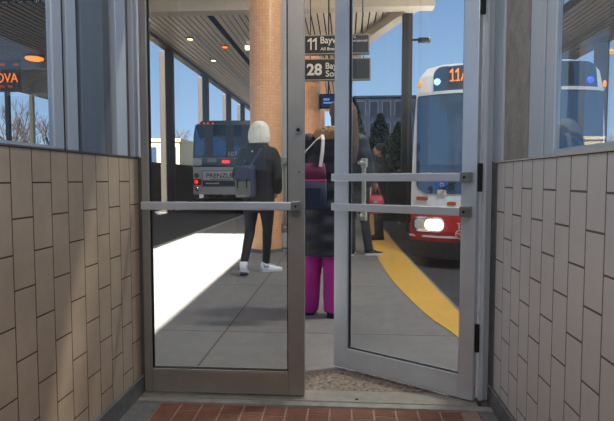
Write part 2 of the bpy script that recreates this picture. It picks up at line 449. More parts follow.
# ------------------------------------------------------------------ SETTING: outside ground
CURB = [(.96, 2.62), (.955, 3.1), (.95, 3.7), (.93, 4.66), (.87, 7.0), (.845, 9.0), (.84, 11.2), (.83, 45)]
YEL = [(.81, 2.62), (.80, 3.0), (.755, 3.58), (.63, 4.2), (.50, 5.5), (.448, 6.8), (.44, 11.2), (.44, 45)]
def smooth_poly(p, n=4):
    out = []
    for i in range(len(p) - 1):
        p0 = Vector(p[max(i-1, 0)]); p1 = Vector(p[i]); p2 = Vector(p[i+1]); p3 = Vector(p[min(i+2, len(p)-1)])
        for k in range(n):
            t = k / n
            out.append(tuple(.5 * ((2*p1) + (p2-p0)*t + (2*p0-5*p1+4*p2-p3)*t*t + (3*p1-p0-3*p2+p3)*t**3)))
    out.append(tuple(p[-1])); return out
curb = smooth_poly(CURB[:6]) + [CURB[6], CURB[7]]
yel = smooth_poly(YEL[:6]) + [YEL[6], YEL[7]]
MB().prism([(-2.85, 2.62)] + curb + [(-2.85, 45)], -.4, -.004).build('ground_sidewalk', M['sidewalk'], kind='structure')
MB().prism([(-2.85, -12), (-1.17, -12), (-1.17, 2.62), (-2.85, 2.62)], -.4, -.004).build('ground_sidewalk_side', M['sidewalk'], kind='structure')
def strip(a, b2, z0, z1, name, m):
    bm_ = MB()
    A = [(p[0], p[1]) for p in a]; B_ = [(p[0], p[1]) for p in b2]
    rs = []
    for p, q in zip(A, B_): rs.append([(p[0], p[1], z0), (q[0], q[1], z0), (q[0], q[1], z1), (p[0], p[1], z1)])
    bm_.rings(rs)
    return bm_.build(name, m, kind='structure')
ins = [(p[0] - .03, p[1]) for p in curb]
strip(yel, ins, -.003, .001, 'ground_yellow_line', M['yellow'])
MB().box(-1.0, .69, 2.60, 2.87, -.02, .0005).build('ground_worn_strip', M['aggregate'], kind='structure')
MB().box(-60, 60, -30, 120, -.5, -.15).build('ground_road', M['asphalt'], kind='structure')
MB().box(-2.99, -2.85, -12, 45, -.3, -.003, .01).build('trim_kerb_left', M['kerb'], kind='structure')

# ------------------------------------------------------------------ canopy
HC = 5.56
cov = [(-1.2, -8), (4.5, -8), (4.5, 8.0), (2.3, 12.1), (.5, 17.4), (-.3, 36), (-6, 36), (-6, 5.4), (-1.25, 5.4)]
# unseen opening shaped to let the sun patch through: x -2.9..-1.25, y < 5.4
def canopy(nm, regs, z, edge, m=M['slat'], pit=.18, thick=.25):
    top = MB()
    for r in regs: top.prism(r, z + .06, z + thick)
    root = top.build(nm, M['void'], kind='structure')
    sl = MB()
    def clip(poly, x0, x1):
        def half(pts, a, keep):
            out = []
            for i in range(len(pts)):
                p, q = pts[i], pts[(i+1) % len(pts)]
                ip, iq = keep(p[0]), keep(q[0])
                if ip: out.append(p)
                if ip != iq:
                    t = (a - p[0]) / (q[0] - p[0]); out.append((a, p[1] + t * (q[1] - p[1])))
            return out
        pts = half(poly, x0, lambda v: v >= x0)
        if len(pts) < 3: return None
        pts = half(pts, x1, lambda v: v <= x1)
        return pts if len(pts) >= 3 else None
    for r in regs:
        xs = [p[0] for p in r]; x = min(xs)
        k = 0
        while x < max(xs):
            c = clip(r, x + .012, x + pit - .026)
            if c and not (abs(x + 3.84) < .05): sl.prism(c, z, z + .03)
            x += pit; k += 1
    sl.build('ceiling_slats', m, root)
    return root
canopy('ceiling_canopy', [[(-1.18, -7), (4.5, -7), (4.5, 5), (1.3, 5), (2.3, 12.1), (-1.47, 12.1), (-1.47, 5.4)],  # outline beyond view shaped to admit the sun patch and shade the rest
                          [(-6, 5.4), (-1.47, 5.4), (-1.47, 12.1), (-6, 12.1)],
                          [(-6, 12.1), (2.3, 12.1), (.5, 17.4), (-6, 17.4)],
                          [(-6, 17.4), (.5, 17.4), (-.3, 36), (-6, 36)],
                          [(-9, -6), (-2.87, -6), (-2.87, 5.4), (-9, 5.4)]], HC, None)  # last slab is unseen, added to shade the road beside the sun patch
# edge fascia to the right
fa = MB()
def beam(b, p, q, w_, z0, z1):
    p = Vector((p[0], p[1], 0)); q = Vector((q[0], q[1], 0)); d = (q - p).normalized(); n = Vector((-d.y, d.x, 0)) * w_ / 2
    b.prism([(p + n)[:2], (p - n)[:2], (q - n)[:2], (q + n)[:2]], z0, z1)
beam(fa, (4.5, 5.0), (1.3, 5.0), .3, HC - .25, HC + .3); beam(fa, (1.3, 5.0), (2.3, 12.1), .3, HC - .25, HC + .3); beam(fa, (2.3, 12.1), (.5, 17.4), .3, HC - .25, HC + .3); beam(fa, (.5, 17.4), (-.3, 36), .3, HC - .1, HC + .3)
fa.build('trim_canopy_edge', M['soffit'], kind='structure')
MB().box(-6, 2.1, 12.9, 13.3, 5.12, HC + .02).build('trim_canopy_beam', M['soffit'], kind='structure')
MB().box(-6.2, -5.95, 5.4, 36, HC - .12, HC + .3).build('trim_canopy_edge_left', M['post'], kind='structure')

# left-hand side canopy and its posts (seen through window_1)
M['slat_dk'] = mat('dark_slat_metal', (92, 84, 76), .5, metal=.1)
canopy('ceiling_side_canopy', [[(-11.1, 8.7), (-4.0, 8.7), (-9.3, 20.5), (-11.1, 20.5)]], 4.0, None, M['slat_dk'], pit=.14, thick=.2)
canopy('ceiling_far_canopy', [[(5.5, 11), (8.0, 11), (8.0, 30), (5.5, 30)]], 5.2, None, M['slat_dk'], pit=.16)
# ------------------------------------------------------------------ posts and columns
def post(name, x, y, w_, d, z0, z1, m, label, group=None, cat='post'):
    t = thing(name, label, cat, (x, y, z0), 0, group)
    MB().box(-w_/2, w_/2, -d/2, d/2, 0, z1 - z0, .012).build('shaft', m, t)
    MB().box(-w_/2 - .05, w_/2 + .05, -d/2 - .05, d/2 + .05, 0, .04, .006).build('base_plate', M['alu_dk'], t)
    return t
names = ['nearest dark bronze canopy post on the far side of the bus lane', 'second dark bronze canopy post across the bus lane, behind the bus rear',
         'third dark bronze canopy post across the bus lane, further along', 'farthest dark bronze canopy post across the bus lane']
for (y, wd), nm in zip([(18.2, .46), (23.0, .44), (27.6, .42), (31.4, .42)], names):
    post('canopy_post', -6.05 - .12, y, wd, .22, -.15, HC - .12, M['post'], nm, 'dark posts across the bus lane')
post('canopy_post', 1.6, 14.2, .25, .25, -.15, HC - .25, M['post'], 'dark bronze post holding the canopy edge behind the left side of the bus')
post('canopy_post', 7.78, 17.0, .38, .2, -.15, 5.2, M['alu_dk'], 'grey post of the far canopy seen through the right window')
for y, mm, nm in [(14.9, M['ivory'], 'ivory side canopy post left of the dark one'), (16.75, M['post'], 'dark post of the side canopy at the left edge of the left window'),
              (18.1, M['ivory'], 'ivory side canopy post in the middle of the left window view'), (19.95, M['ivory'], 'ivory side canopy post beside the frame of the left window')]:
    post('canopy_post', -11.0, y, .13, .13, -.15, 4.0, mm, nm)

def column(px, Y, r, label, m=M['mosaic'], h=HC):
    X = (px - 345) / F * Y
    t = thing('mosaic_column', label, 'column', (X, Y, -.004), 0, None)
    n = 48; bm_ = bmesh.new(); uv = bm_.loops.layers.uv.new('UVMap')
    rows = [(0, 1), (h, 1)]
    vs = [[bm_.verts.new((r*math.cos(2*math.pi*k/n), r*math.sin(2*math.pi*k/n), z)) for k in range(n)] for z, _ in rows]
    for k in range(n):
        f = bm_.faces.new((vs[0][k], vs[0][(k+1) % n], vs[1][(k+1) % n], vs[1][k])); f.smooth = True
        for lp, (a, z) in zip(f.loops, ((k, 0), (k+1, 0), (k+1, h), (k, h))): lp[uv].uv = (a / n * 2 * math.pi * r, z)
    me = bpy.data.meshes.new('shaft'); bm_.to_mesh(me); me.materials.append(m)
    o = bpy.data.objects.new('shaft', me); C.objects.link(o); o.parent = t
    MB().tube([(0, 0, 0), (0, 0, .05)], r + .006, 40).build('base_ring', M['base'], t)
    return t
column(266, 7.7, .232, 'orange mosaic tiled round column in front of the white haired woman')
column(308.5, 10.6, .235, 'orange mosaic tiled round pillar seen between the doors under the route signs', h=3.45)
column(321, 15.5, .11, 'slim orange mosaic column in the dark beyond the open gap', h=4.5)
t = thing('metal_pole', 'light grey square metal pole beside the orange column', 'pole', ((285.5 - 345) / F * 8.0, 8.0, -.004))
MB().box(-.05, .05, -.05, .05, 0, HC, .008).build('shaft', M['alu2'], t)
MB().box(-.08, .08, -.08, .08, 0, .02, .004).build('base_plate', M['alu_dk'], t)

# ------------------------------------------------------------------ canopy lights
def fixture(x, y, z, label, L=.7, W_=.2, H=.16, energy=30, m=M['lamp_w'], grp='fluorescent lights under the canopy', face=None):
    t = thing('canopy_light', label, 'light', (x, y, z), 0, grp)
    MB().box(-L/2, L/2, -W_/2, W_/2, -.04, 0, .006).build('lamp_housing', M['alu2'], t)
    MB().box(-L/2 + .02, L/2 - .02, -W_/2 + .02, W_/2 - .02, -H, -.04, .01).build('diffuser', m, t)
    if energy:
        d = bpy.data.lights.new('canopy_light_lamp', 'AREA'); d.shape = 'RECTANGLE'; d.size = L; d.size_y = W_; d.energy = energy; d.color = (1, .95, .85)
        o = bpy.data.objects.new('canopy_light_lamp', d); C.objects.link(o); o.parent = t; o.location = (0, 0, -H - .02)
    return t
fixture(-3.05, 18.0, HC - .0, 'white fluorescent canopy light left of the orange column', energy=60)
fixture(-2.6, 10.2, HC, 'unseen light added under the canopy to brighten the bus rear', L=1.4, energy=70)  # added out of frame to lift the bus rear
fixture(-2.2, 8.5, HC, 'unseen fill light added above the left of the walkway', L=1.4, energy=30)  # added out of frame as fill for the shaded walkway
fixture(.3, 6.5, HC, 'unseen fill light added above the middle of the walkway', L=1.4, energy=30)  # second added walkway fill, also out of frame
fixture(2.3, 4.0, HC, 'unseen light added above the bus bay to brighten the bus front', L=1.4, energy=260)  # added out of frame to whiten the bus front
def oval_reflection(x, y, z, label, r=.21):  # glowing oval built in place of a lamp's reflection in the side glass
    t = thing('orange_reflection', label, 'lamp', (x, y, z))
    MB().tube([(0, 0, .10), (0, 0, .03), (0, 0, .02)], [.05, r * .9, r + .01], 24).build('lamp_housing', M['alu_dk'], t)
    MB().ball((0, 0, 0), (r, r, .055), 24, 8).build('reflected_glow', M['lamp_o'], t, smooth=True)
    return t
oval_reflection(-318/F*12.4, 12.4, 3.93, 'orange oval glow standing in for a lamp reflection in the left window')
pp = at(608, 52, 17.4)
t = oval_reflection(pp.x, 17.4, pp.z, 'orange oval glow standing in for a lamp reflection in the right window', .24)
MB().tube([(8.0 - pp.x, -.4, .13), (0, 0, .13), (0, 0, .09)], .02, 8).build('added_arm', M['alu_dk'], t)
for (px, py, mm, lb) in [(225, 46.5, M['lamp_o'], 'small orange downlight in the canopy slats'), (190, 38.5, M['lamp_w'], 'small white downlight at the left of the canopy slats'), (213.5, 60, M['lamp_w'], 'small white downlight further along the canopy slats')]:
    p = at(px, py, 10); d = p - EYE; k = (HC - .02 - EYE.z) / d.z; q = EYE + d * k
    t = thing('downlight', lb, 'light', (q.x, q.y, HC))
    MB().tube([(0, 0, 0), (0, 0, -.04)], .12, 16).build('lamp_housing', M['alu_dk'], t)
    MB().tube([(0, 0, -.04), (0, 0, -.06)], .09, 16).build('diffuser', mm, t)
tag(MB().tube([(-4.75, 16.5, HC - .04), (-4.75, 30, HC - .04)], .035, 8).build('conduit_pipe', M['alu2']), 'thin light metal conduit running along the canopy slats', 'pipe')

# ------------------------------------------------------------------ route signs
def numeral_one(name, x, y, z, w_, h, m, parent, base=False, bend=None):
    st = w_ * .36; b = MB()
    pts = [(x + w_ - st, 0), (x + w_, 0), (x + w_, h), (x + w_ - st * .8, h), (x, h * .80), (x, h * .66), (x + w_ - st, h * .76)]
    if base: pts = [(x, 0), (x + w_ * 1.35, 0), (x + w_ * 1.35, h * .09), (x + w_, h * .09)] + pts[2:] + [(x + w_ - st, h * .09), (x, h * .09)]
    f = [b.bm.verts.new((p[0], y, z + p[1])) for p in pts]; k = [b.bm.verts.new((p[0], y + .005, z + p[1])) for p in pts]
    b.bm.faces.new(f); b.bm.faces.new(k[::-1]); n = len(pts)
    for i in range(n): b.bm.faces.new((f[i], f[(i+1) % n], k[(i+1) % n], k[i]))
    if bend:
        for v in b.bm.verts: v.co.y += bend(v.co.x, v.co.z)
    return b.build(name, m, parent)

def sign_board(name, Y, xl, xr, yt, yb, label, items, xrod=(.15, .85)):
    a = at(xl, yb, Y); c = at(xr, yt, Y)
    W_, H = c.x - a.x, c.z - a.z; sc_ = F / Y
    t = thing(name, label, 'sign', (a.x, Y, a.z), 0, 'hanging bus route signs')
    MB().box(0, W_, 0, .08, 0, H, .004).build('sign_panel', M['black'], t)
    e_ = .018
    MB().box(-.004, W_ + .004, -.006, .086, 0, e_).box(-.004, W_ + .004, -.006, .086, H - e_, H).box(W_ - e_, W_ + .004, -.006, .086, e_, H - e_).box(-.004, e_, -.006, .086, e_, H - e_).build('sign_frame', M['tan_edge'], t)
    for (s, px, py, cap, wpx, bold) in items:
        p = at(px, py, Y)
        o = text('lettering', s, cap / sc_ / .69, (p.x - a.x, -.006, p.z - a.z), (R(90), 0, 0), M['cream'], t, extrude=.003, bold=bold)
        ww = max(v.co.x for v in o.data.vertices) - min(v.co.x for v in o.data.vertices); x0_ = min(v.co.x for v in o.data.vertices)
        k = wpx / sc_ / ww
        for v in o.data.vertices: v.co.x = (p.x - a.x) + (v.co.x - x0_) * k
    return t, W_, H
t, W_, H = sign_board('route_sign', 9.5, 303.5, 369.5, 34, 54.6, 'black route sign 11 Bayview hanging above the gap, upper of the two',
    [('Bayview', 320.5, 43.4, 6.4, 27, .002), ('All Branches', 320.5, 50.4, 2.8, 23, .001), ('Via', 351, 38.2, 2.2, 5, .0005), ('Sunnybrook', 351, 41.8, 2.4, 16.5, .0005)])
for xr in (.12, W_ - .12): MB().tube([(xr, .04, H), (xr, .04, HC - t.location.z)], .009, 6).build('hanging_rod', M['dark'], t)
t2, W_, H = sign_board('route_sign', 9.5, 303.5, 370.5, 57.8, 80.6, 'black route sign 28 Bayview South, lower of the two hanging signs',
    [('28', 306.8, 75, 10.4, 15, .008), ('Bayview', 325.7, 68.8, 5.8, 26, .002), ('South', 325.7, 76.6, 5.8, 19, .002)])
for xr in (.12, W_ - .12): MB().tube([(xr, .04, H), (xr, .04, H + .05)], .009, 6).build('hanging_rod', M['dark'], t2)
for px in (307.6, 312.6):
    p = at(px, 50, 9.5); numeral_one('numeral', p.x - t.location.x, -.010, p.z - t.location.z, 4.1 / (F / 9.5), 11.4 / (F / 9.5), M['cream'], t)
# dark steel trusses above the signs
def bar(b, p, q, r=.03): b.tube([p, q], r, 6)
b = MB()
for i in range(7):
    a0 = (-1.4 + i * .45, 11.5 , 5.1 + .0); 
    bar(b, (-1.4 + i * .45, 11.5, 5.05), (-1.15 + i * .45, 11.5, 5.5), .02)
    bar(b, (-1.15 + i * .45, 11.5, 5.5), (-.95 + i * .45, 11.5, 5.05), .02)
bar(b, (-1.4, 11.5, 5.05), (1.9, 11.5, 5.05), .03); bar(b, (-1.4, 11.5, 5.5), (1.9, 11.5, 5.5), .03)
b3 = MB(); bar(b3, (-1.4, 9.8, 4.35), (1.4, 9.8, 4.55), .018); bar(b3, (-1.2, 9.8, 4.36), (-1.2, 9.8, HC), .01); bar(b3, (1.2, 9.8, 4.53), (1.2, 9.8, HC), .01)
tag(b3.build('steel_rod', M['dark']), 'thin slanted dark steel rod just above the route signs', 'rod')
tag(b.build('ceiling_truss', M['dark']), 'thin dark steel bars under the canopy above the route signs', 'truss')
# info screen
p = at(328.5, 101, 10.5)
t = thing('information_screen', 'dark hanging information screen with blue display between the doors', 'screen', (p.x, p.y, p.z))
MB().box(-.17, .17, 0, .08, -.14, .14, .006).build('screen_housing', M['black'], t)
MB().box(-.15, .15, -.006, 0, -.12, .12).build('display', mat('blue_display', (22, 44, 74), .3, emit=.5), t)
MB().box(-.1, .02, -.010, -.006, .01, .05).box(-.1, .1, -.010, -.006, -.05, -.02).build('display_lines', mat('blue_display_text', (90, 130, 180), .3, emit=.8), t)
MB().tube([(0, .04, .14), (0, .04, HC - p.z)], .015, 8).build('hanging_rod', M['dark'], t)
# screen wall of dark panels further along the platform
t = thing('platform_shelter', 'dark glazed shelter wall further along the platform', 'shelter', (.0, 22, 0))
MB().box(-1.6, .5, -.04, .04, 0, 2.9, .01).build('shelter_wall', M['dark'], t)
b = MB()
for i in range(5): b.box(-1.6 + i * .5, -1.54 + i * .5, -.07, -.04, 0, 2.9)
b.build('shelter_mullions', M['post'], t)
t = thing('added_barrier', 'low dark barrier added at the kerb to hide sunlit road behind the bus', 'barrier', (1.12, 12.3, -.004))  # made-up panel covering bright sunlit ground beyond the kerb
MB().box(-.42, .42, -.025, .025, .08, 1.04, .01).build('barrier_panel', M['dark'], t)
for sx_ in (-.36, .28): MB().box(sx_, sx_ + .06, -.04, .04, 0 if sx_ < 0 else -.146, 1.08, .006).build('barrier_post', M['post'], t)
# camera arm on the post
p = at(410, 40, 14.2)
t = thing('security_camera', 'small dark security camera on the post above the bus', 'camera', (1.735, 14.2, p.z))
MB().tube([(.005, 0, 0), (.16, -.05, -.01)], .03, 8).build('arm', M['dark'], t)
MB().box(.14, .46, -.14, .0, -.09, .03, .015).build('camera_body', M['dark'], t)
# board built in place of the bus display's reflection in the left window
Y = 10.5
p = at(-14, 100, Y)
t = thing('destination_display', 'dark board with orange letters standing in for the bus display reflection', 'sign', (p.x, Y, 0))
a = at(-30, 60, Y); c = at(19, 91, Y)
MB().box(a.x - p.x, c.x - p.x, .01, .12, c.z, a.z, .01).build('reflection_panel', mat('reflection_panel_grey', (74, 72, 70), .5), t)
q = at(-4, 82.5, Y)
o = text('lettering', 'OVA', .27, (q.x - p.x, 0, q.z), (R(90), 0, 0), M['led'], t, extrude=.004)
kk = (at(18, 82, Y).x - q.x) / (max(v.co.x for v in o.data.vertices) - min(v.co.x for v in o.data.vertices))
x0_ = min(v.co.x for v in o.data.vertices)
for v in o.data.vertices: v.co.x = q.x - p.x + (v.co.x - x0_) * kk
for px, py in ((-6, 64.5), (2.5, 64.5), (16, 64.5), (-6, 86.5), (2, 86.5), (10, 86.5)):
    q = at(px, py, Y); MB().box(q.x - p.x - .05, q.x - p.x + .05, 0, .01, q.z - .025, q.z + .025, .004).build('reflected_dot', M['led_refl'], t)
MB().tube([(-.05, .06, a.z), (-.05, .06, 4.0)], .02, 8).build('hanging_rod', M['dark'], t)

# ------------------------------------------------------------------ walls and buildings outside
wl_ = MB().box(-7.3, -7.0, 9, 40, -.15, 1.58, .01).build('wall_far_lane', M['dkwall'], kind='structure')
MB().box(-7.35, -6.95, 9, 40, 1.58, 1.66, .01).build('coping', M['dark'], wl_)
MB().box(-7, 20, 54, 54.3, -.15, 3.4).build('wall_far_end', M['dkwall'], kind='structure')
def building(name, x0, x1, y0, y1, h, label, mw, mg, cols, rows, zb=.8, z_base=-.15, frac=.7, fm=None):
    t = thing(name, label, 'building', ((x0 + x1)/2, y0, z_base))
    cx = (x0 + x1) / 2
    MB().box(x0 - cx, x1 - cx, 0, y1 - y0, 0, h).build('wall', mw, t)
    MB().box(x0 - cx - .1, x1 - cx + .1, -.1, y1 - y0 + .1, h, h + .2).build('roof', mw, t)
    dx = (x1 - x0) / cols; dz = (h - zb) / rows
    for i in range(cols):
        for j in range(rows):
            xa = x0 - cx + dx * (i + (1 - frac)/2); za = zb + dz * (j + .12)
            f = MB().box(xa, xa + dx * frac, -.05, .02, za, za + dz * .72).build('window', fm or M['alu_dk'], t)
            MB().box(xa + .05, xa + dx * frac - .05, -.07, -.045, za + .05, za + dz * .72 - .05).build('pane', mg, f)
    return t
M['bglass'] = mat('building_glass', (40, 58, 78), .08, spec=.8)
building('office_building', 1.0, 7.5, 56, 70, 9.6, 'dark bluish office building beyond the platform, seen through the open door', mat('dark_facade', (13, 20, 32), .8, var=.15, spec=.1), mat('dark_building_glass', (8, 14, 24), .3, spec=.2), 5, 4, fm=mat('dark_window_frame', (20, 28, 40), .8))
building('low_building', -15.5, -11.4, 36, 44, 3.75, 'pale cream sunlit low building beyond the bus lane wall', mat('cream_wall', (226, 206, 158), .8), M['bglass'], 3, 1, 1.6)

# trees
def bare_tree(x, y, h, label, seed, spread=.5, m=None, grp='bare trees beyond the station'):
    rnd = random.Random(seed)
    t = thing('bare_tree', label, 'tree', (x, y, -.15), 0, grp)
    tr = MB(); br = MB()
    def grow_(b, p, d, L, r, lvl):
        q = p + d * L
        b.tube([p, p + d * L * .5 + Vector((rnd.uniform(-.03, .03) * L, rnd.uniform(-.03, .03) * L, 0)), q], [r, r * .85, r * .6], 5 if lvl else 8)
        if lvl >= 5: return
        for k in range(3 if lvl else 4):
            nd = (d + Vector((rnd.uniform(-1, 1), rnd.uniform(-1, 1), rnd.uniform(-.15, .5))) * spread * 1.2).normalized()
            grow_(br, p + d * L * rnd.uniform(.6, 1), nd, L * rnd.uniform(.6, .8), r * .55, lvl + 1)
    grow_(tr, Vector((0, 0, 0)), Vector((0, 0, 1)), h * .3, h * .018, 0)
    mm = m or M['bark']
    tr.build('trunk', mm, t); br.build('branches', mm, t)
    return t
M['bark'] = mat('bark', (62, 50, 42), .9, var=.2)
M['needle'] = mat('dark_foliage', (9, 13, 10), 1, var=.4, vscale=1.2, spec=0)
for i, (px, Y, h, lb) in enumerate([(3, 52, 12, 'bare brown tree at the left edge of the left window'), (17, 76, 14, 'bare brown tree behind the ivory post in the left window'),
        (32, 56, 9.8, 'small bare tree right of the ivory post in the left window'), (44, 78, 14, 'thin bare tree beside the window frame at left'),
        (170, 60, 9.5, 'bare tree above the cream building across the lane'), (612, 40, 6.0, 'bare tree at the right edge of the right window')]):
    bare_tree((px - 345) / F * Y, Y, h, lb, i + 3)
def leafy(x, y, h, r, label, seed):
    rnd = random.Random(seed)
    t = thing('evergreen_tree', label, 'tree', (x, y, -.15), 0, 'dark evergreen trees')
    MB().tube([(0, 0, 0), (0, 0, h * .5)], [.16, .1], 8).build('trunk', M['bark'], t)
    bm_ = bmesh.new()
    for i in range(3200):
        u = rnd.random(); z = h * (.12 + .88 * u); rr = r * (1 - u) ** .7 * math.sqrt(rnd.random()) + .1
        a = rnd.uniform(0, 2 * math.pi); c = Vector((rr * math.cos(a), rr * math.sin(a), z))
        s = rnd.uniform(.10, .22)
        ax = Vector((rnd.uniform(-1, 1), rnd.uniform(-1, 1), rnd.uniform(-1, 1))).normalized(); bx_ = ax.orthogonal().normalized()
        vs = [bm_.verts.new(c + ax * s), bm_.verts.new(c + bx_ * s * .5), bm_.verts.new(c - ax * s), bm_.verts.new(c - bx_ * s * .5)]
        bm_.faces.new(vs)
    me = bpy.data.meshes.new('foliage'); bm_.to_mesh(me); me.materials.append(M['needle'])
    o = bpy.data.objects.new('foliage', me); C.objects.link(o); o.parent = t
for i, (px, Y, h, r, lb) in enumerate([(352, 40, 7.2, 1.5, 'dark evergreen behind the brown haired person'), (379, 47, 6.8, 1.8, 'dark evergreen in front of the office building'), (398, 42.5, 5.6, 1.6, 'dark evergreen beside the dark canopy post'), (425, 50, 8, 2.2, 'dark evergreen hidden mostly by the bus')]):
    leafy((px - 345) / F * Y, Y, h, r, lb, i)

# ------------------------------------------------------------------ BUSES
def bus_body(t, W_, L, Zs, m, curve, name='body', round_top=False, z_in=None):
    """stack of plan outlines; front edge at y = curve(x)"""
    rs = []
    for (z, ins, y_off) in Zs:
        w_ = W_ / 2 - ins
        ring = []
        n = 20
        for i in range(n + 1):
            x = -w_ + 2 * w_ * i / n; ring.append((x, curve(x / (W_/2)) + y_off, z))
        ring += [(w_, L - .15 - ins, z), (w_ - .15, L - ins, z), (-w_ + .15, L - ins, z), (-w_, L - .15 - ins, z)]
        rs.append(ring)
    return MB().rings(rs).build(name, m, t)
def panel(W_, curve, x0, x1, z0, z1, rad, rake, off=.012, thick=.012, nx=24, nz=16, rc=(1, 1, 1, 1), zoff=0):
    """curved plate with rounded corners rc = bl, br, tr, tl ; x in metres from the centre, y follows the front"""
    bm_ = bmesh.new(); rows = []
    H = z1 - z0
    for j in range(nz + 1):
        v = j / nz; v = .5 - .5 * math.cos(math.pi * v)
        z = z0 + H * v
        def inset(c_b, c_t):
            r = 0
            db, dt = z - z0, z1 - z
            rb = rad * c_b; rt = rad * c_t
            if rb > 0 and db < rb: r = max(r, rb - math.sqrt(max(0, rb*rb - (rb - db)**2)))
            if rt > 0 and dt < rt: r = max(r, rt - math.sqrt(max(0, rt*rt - (rt - dt)**2)))
            return r
        xl = x0 + inset(rc[0], rc[3]); xr = x1 - inset(rc[1], rc[2])
        row = []
        for i in range(nx + 1):
            x = xl + (xr - xl) * i / nx
            row.append(bm_.verts.new((x, curve(x / (W_/2)) + rake(z) - off, z)))
        rows.append(row)
    for a, b2 in zip(rows, rows[1:]):
        for i in range(nx): bm_.faces.new((a[i], a[i+1], b2[i+1], b2[i]))
    r = bmesh.ops.extrude_face_region(bm_, geom=bm_.faces[:])
    for v in r['geom']:
        if isinstance(v, bmesh.types.BMVert): v.co.y += thick
    mb = MB(); mb.bm = bm_
    return mb
BW = 2.47
t = thing('bus', 'white and red city bus facing the doors with an orange 11A display', 'bus', (0, 0, 0), 0)
rot = R(-8)
FLc = Vector((.88, 7.2))
cxy = FLc + Vector((math.cos(rot), math.sin(rot))) * BW / 2
t.location = (cxy.x, cxy.y, -.15); t.rotation_euler = (0, 0, rot)
cv = lambda u: .30 * abs(u) ** 4 - .02
Zb = -.15
def rake(z):   # local z
    return max(0, z - 1.0) * .05
L = 11.5
bus_body(t, BW, L, [(.12, .06, .06), (.20, .03, .02), (.36, .0, 0)], M['busblack'], cv, 'skirt')
bus_body(t, BW, L, [(.36, .0, 0.0), (.50, 0, -.02), (.74, .0, -.01), (.765, .012, .0)], M['busred'], cv, 'red_band')
bus_body(t, BW, L, [(.765, .0, .0), (1.0, .0, .0), (1.9, .03, rake(1.9)), (2.40, .06, rake(2.4) + .02), (2.60, .10, .13), (2.72, .20, .22), (2.79, .42, .42)], M['buswhite'], cv, 'body')
zz = lambda py: EYE.z + (178 - py) / 73.5 - Zb         # pixel row to local height on the front
xx_ = lambda px: (px - 410) / 74.5 - BW / 2 + .0        # pixel column to local x
panel(BW, cv, xx_(415), xx_(590), zz(193), zz(95), .16, rake, .016, rc=(1, 1, .3, .3)).build('windshield', M['busglass'], t, smooth=False)
panel(BW, cv, xx_(431), xx_(583), zz(93), zz(67.5), .12, lambda z: rake(z) + max(0, z - 2.35) * .25, .02, rc=(0, 0, 1, 1)).build('sign_glass', M['busglass'], t)
panel(BW, cv, xx_(415), xx_(590), zz(95.5), zz(92.5), .0, rake, .03).build('trim_bar', M['busgrey'], t)
disp = panel(BW, cv, xx_(445), xx_(560), zz(90), zz(69.5), .02, lambda z: rake(z) + max(0, z - 2.35) * .25, .026, .006).build('destination_display', M['busblack'], t)
o = text('lettering', 'A', 12.6 / 73.5 / .69, (0, 0, 0), (R(90), 0, 0), M['led'], disp, extrude=.003)
x0_ = min(v.co.x for v in o.data.vertices); ww = max(v.co.x for v in o.data.vertices) - x0_
for v in o.data.vertices:
    v.co.x = xx_(456.8) + (v.co.x - x0_) * (7.5 / 74.5) / ww; v.co.z += zz(83.6)
    v.co.y = cv(v.co.x / (BW/2)) + rake(v.co.z) + max(0, v.co.z - 2.35) * .25 - .034 + v.co.y
for px in (446.5, 451.8):
    numeral_one('numeral', xx_(px), -.034, zz(83.6), 3.2 / 74.5, 12.8 / 73.5, M['led'], disp, base=True, bend=lambda x, z: cv(x / (BW/2)) + rake(z) + max(0, z - 2.35) * .25)
M['blue_l'] = mat('blue_white_lamp', (150, 190, 255), .4, emit=2.2); M['blue_l2'] = mat('blue_lamp', (50, 90, 225), .4, emit=1.2)
M['amber'] = mat('amber_lens', (255, 140, 50), .3, emit=.9); M['amberd'] = mat('amber_lens_unlit', (170, 84, 40), .3)
M['head'] = mat('headlamp_glow', (255, 228, 170), .3, emit=3.2); M['chrome'] = mat('chrome', (200, 200, 200), .15, metal=1)
M['redlens'] = mat('red_lens_lit', (255, 50, 30), .3, emit=1.4); M['redlens2'] = mat('red_lens', (150, 24, 24), .3); M['brownlens'] = mat('brown_round_lens', (116, 70, 52), .3)
def disc(parent, px, py, r, m, nm, off=.03, oval=(1, 1)):
    x, z = xx_(px), zz(py); y = cv(x / (BW/2)) + rake(z) + max(0, z - 2.35) * .25 - off
    MB().ball((x, y, z), (r * oval[0], .015, r * oval[1]), 20, 8).build(nm, m, parent, smooth=True)
disc(t, 434.5, 83, .045, M['blue_l'], 'blue_lamp', .035); disc(t, 575.5, 86, .045, M['blue_l2'], 'blue_lamp', .035)
disc(t, 418, 83, .025, M['amber'], 'marker_lamp', .012, (1, 1.9)); disc(t, 592, 88, .025, M['amber'], 'marker_lamp', .0, (1, 1.9))
def fpanel(x0p, x1p, ybp, ytp, rad, off=.03, **k): return panel(BW, cv, xx_(x0p), xx_(x1p), zz(ybp), zz(ytp), rad, rake, off, nx=10, nz=10, **k)
for s in (0, 1):
    X = (lambda p: p) if not s else (lambda p: 1006 - p)
    a, c = sorted((X(412), X(443)))
    h_ = fpanel(a, c, 231, 216, .08, .022).build('headlamp', M['chrome'], t)
    a, c = sorted((X(424), X(442))); fpanel(a, c, 229.5, 218, .07, .034).build('headlamp_bulb', M['head'], h_)
    a, c = sorted((X(414), X(423))); fpanel(a, c, 228, 219, .03, .034).build('side_lens', M['busgrey'], h_)
    a, c = sorted((X(415), X(427))); fpanel(a, c, 200, 196, .03, .03).build('turn_lamp', M['amberd'], t)
    a, c = sorted((X(445), X(454))); fpanel(a, c, 204.5, 200.5, .03, .03).build('turn_lamp', M['amberd'], t)
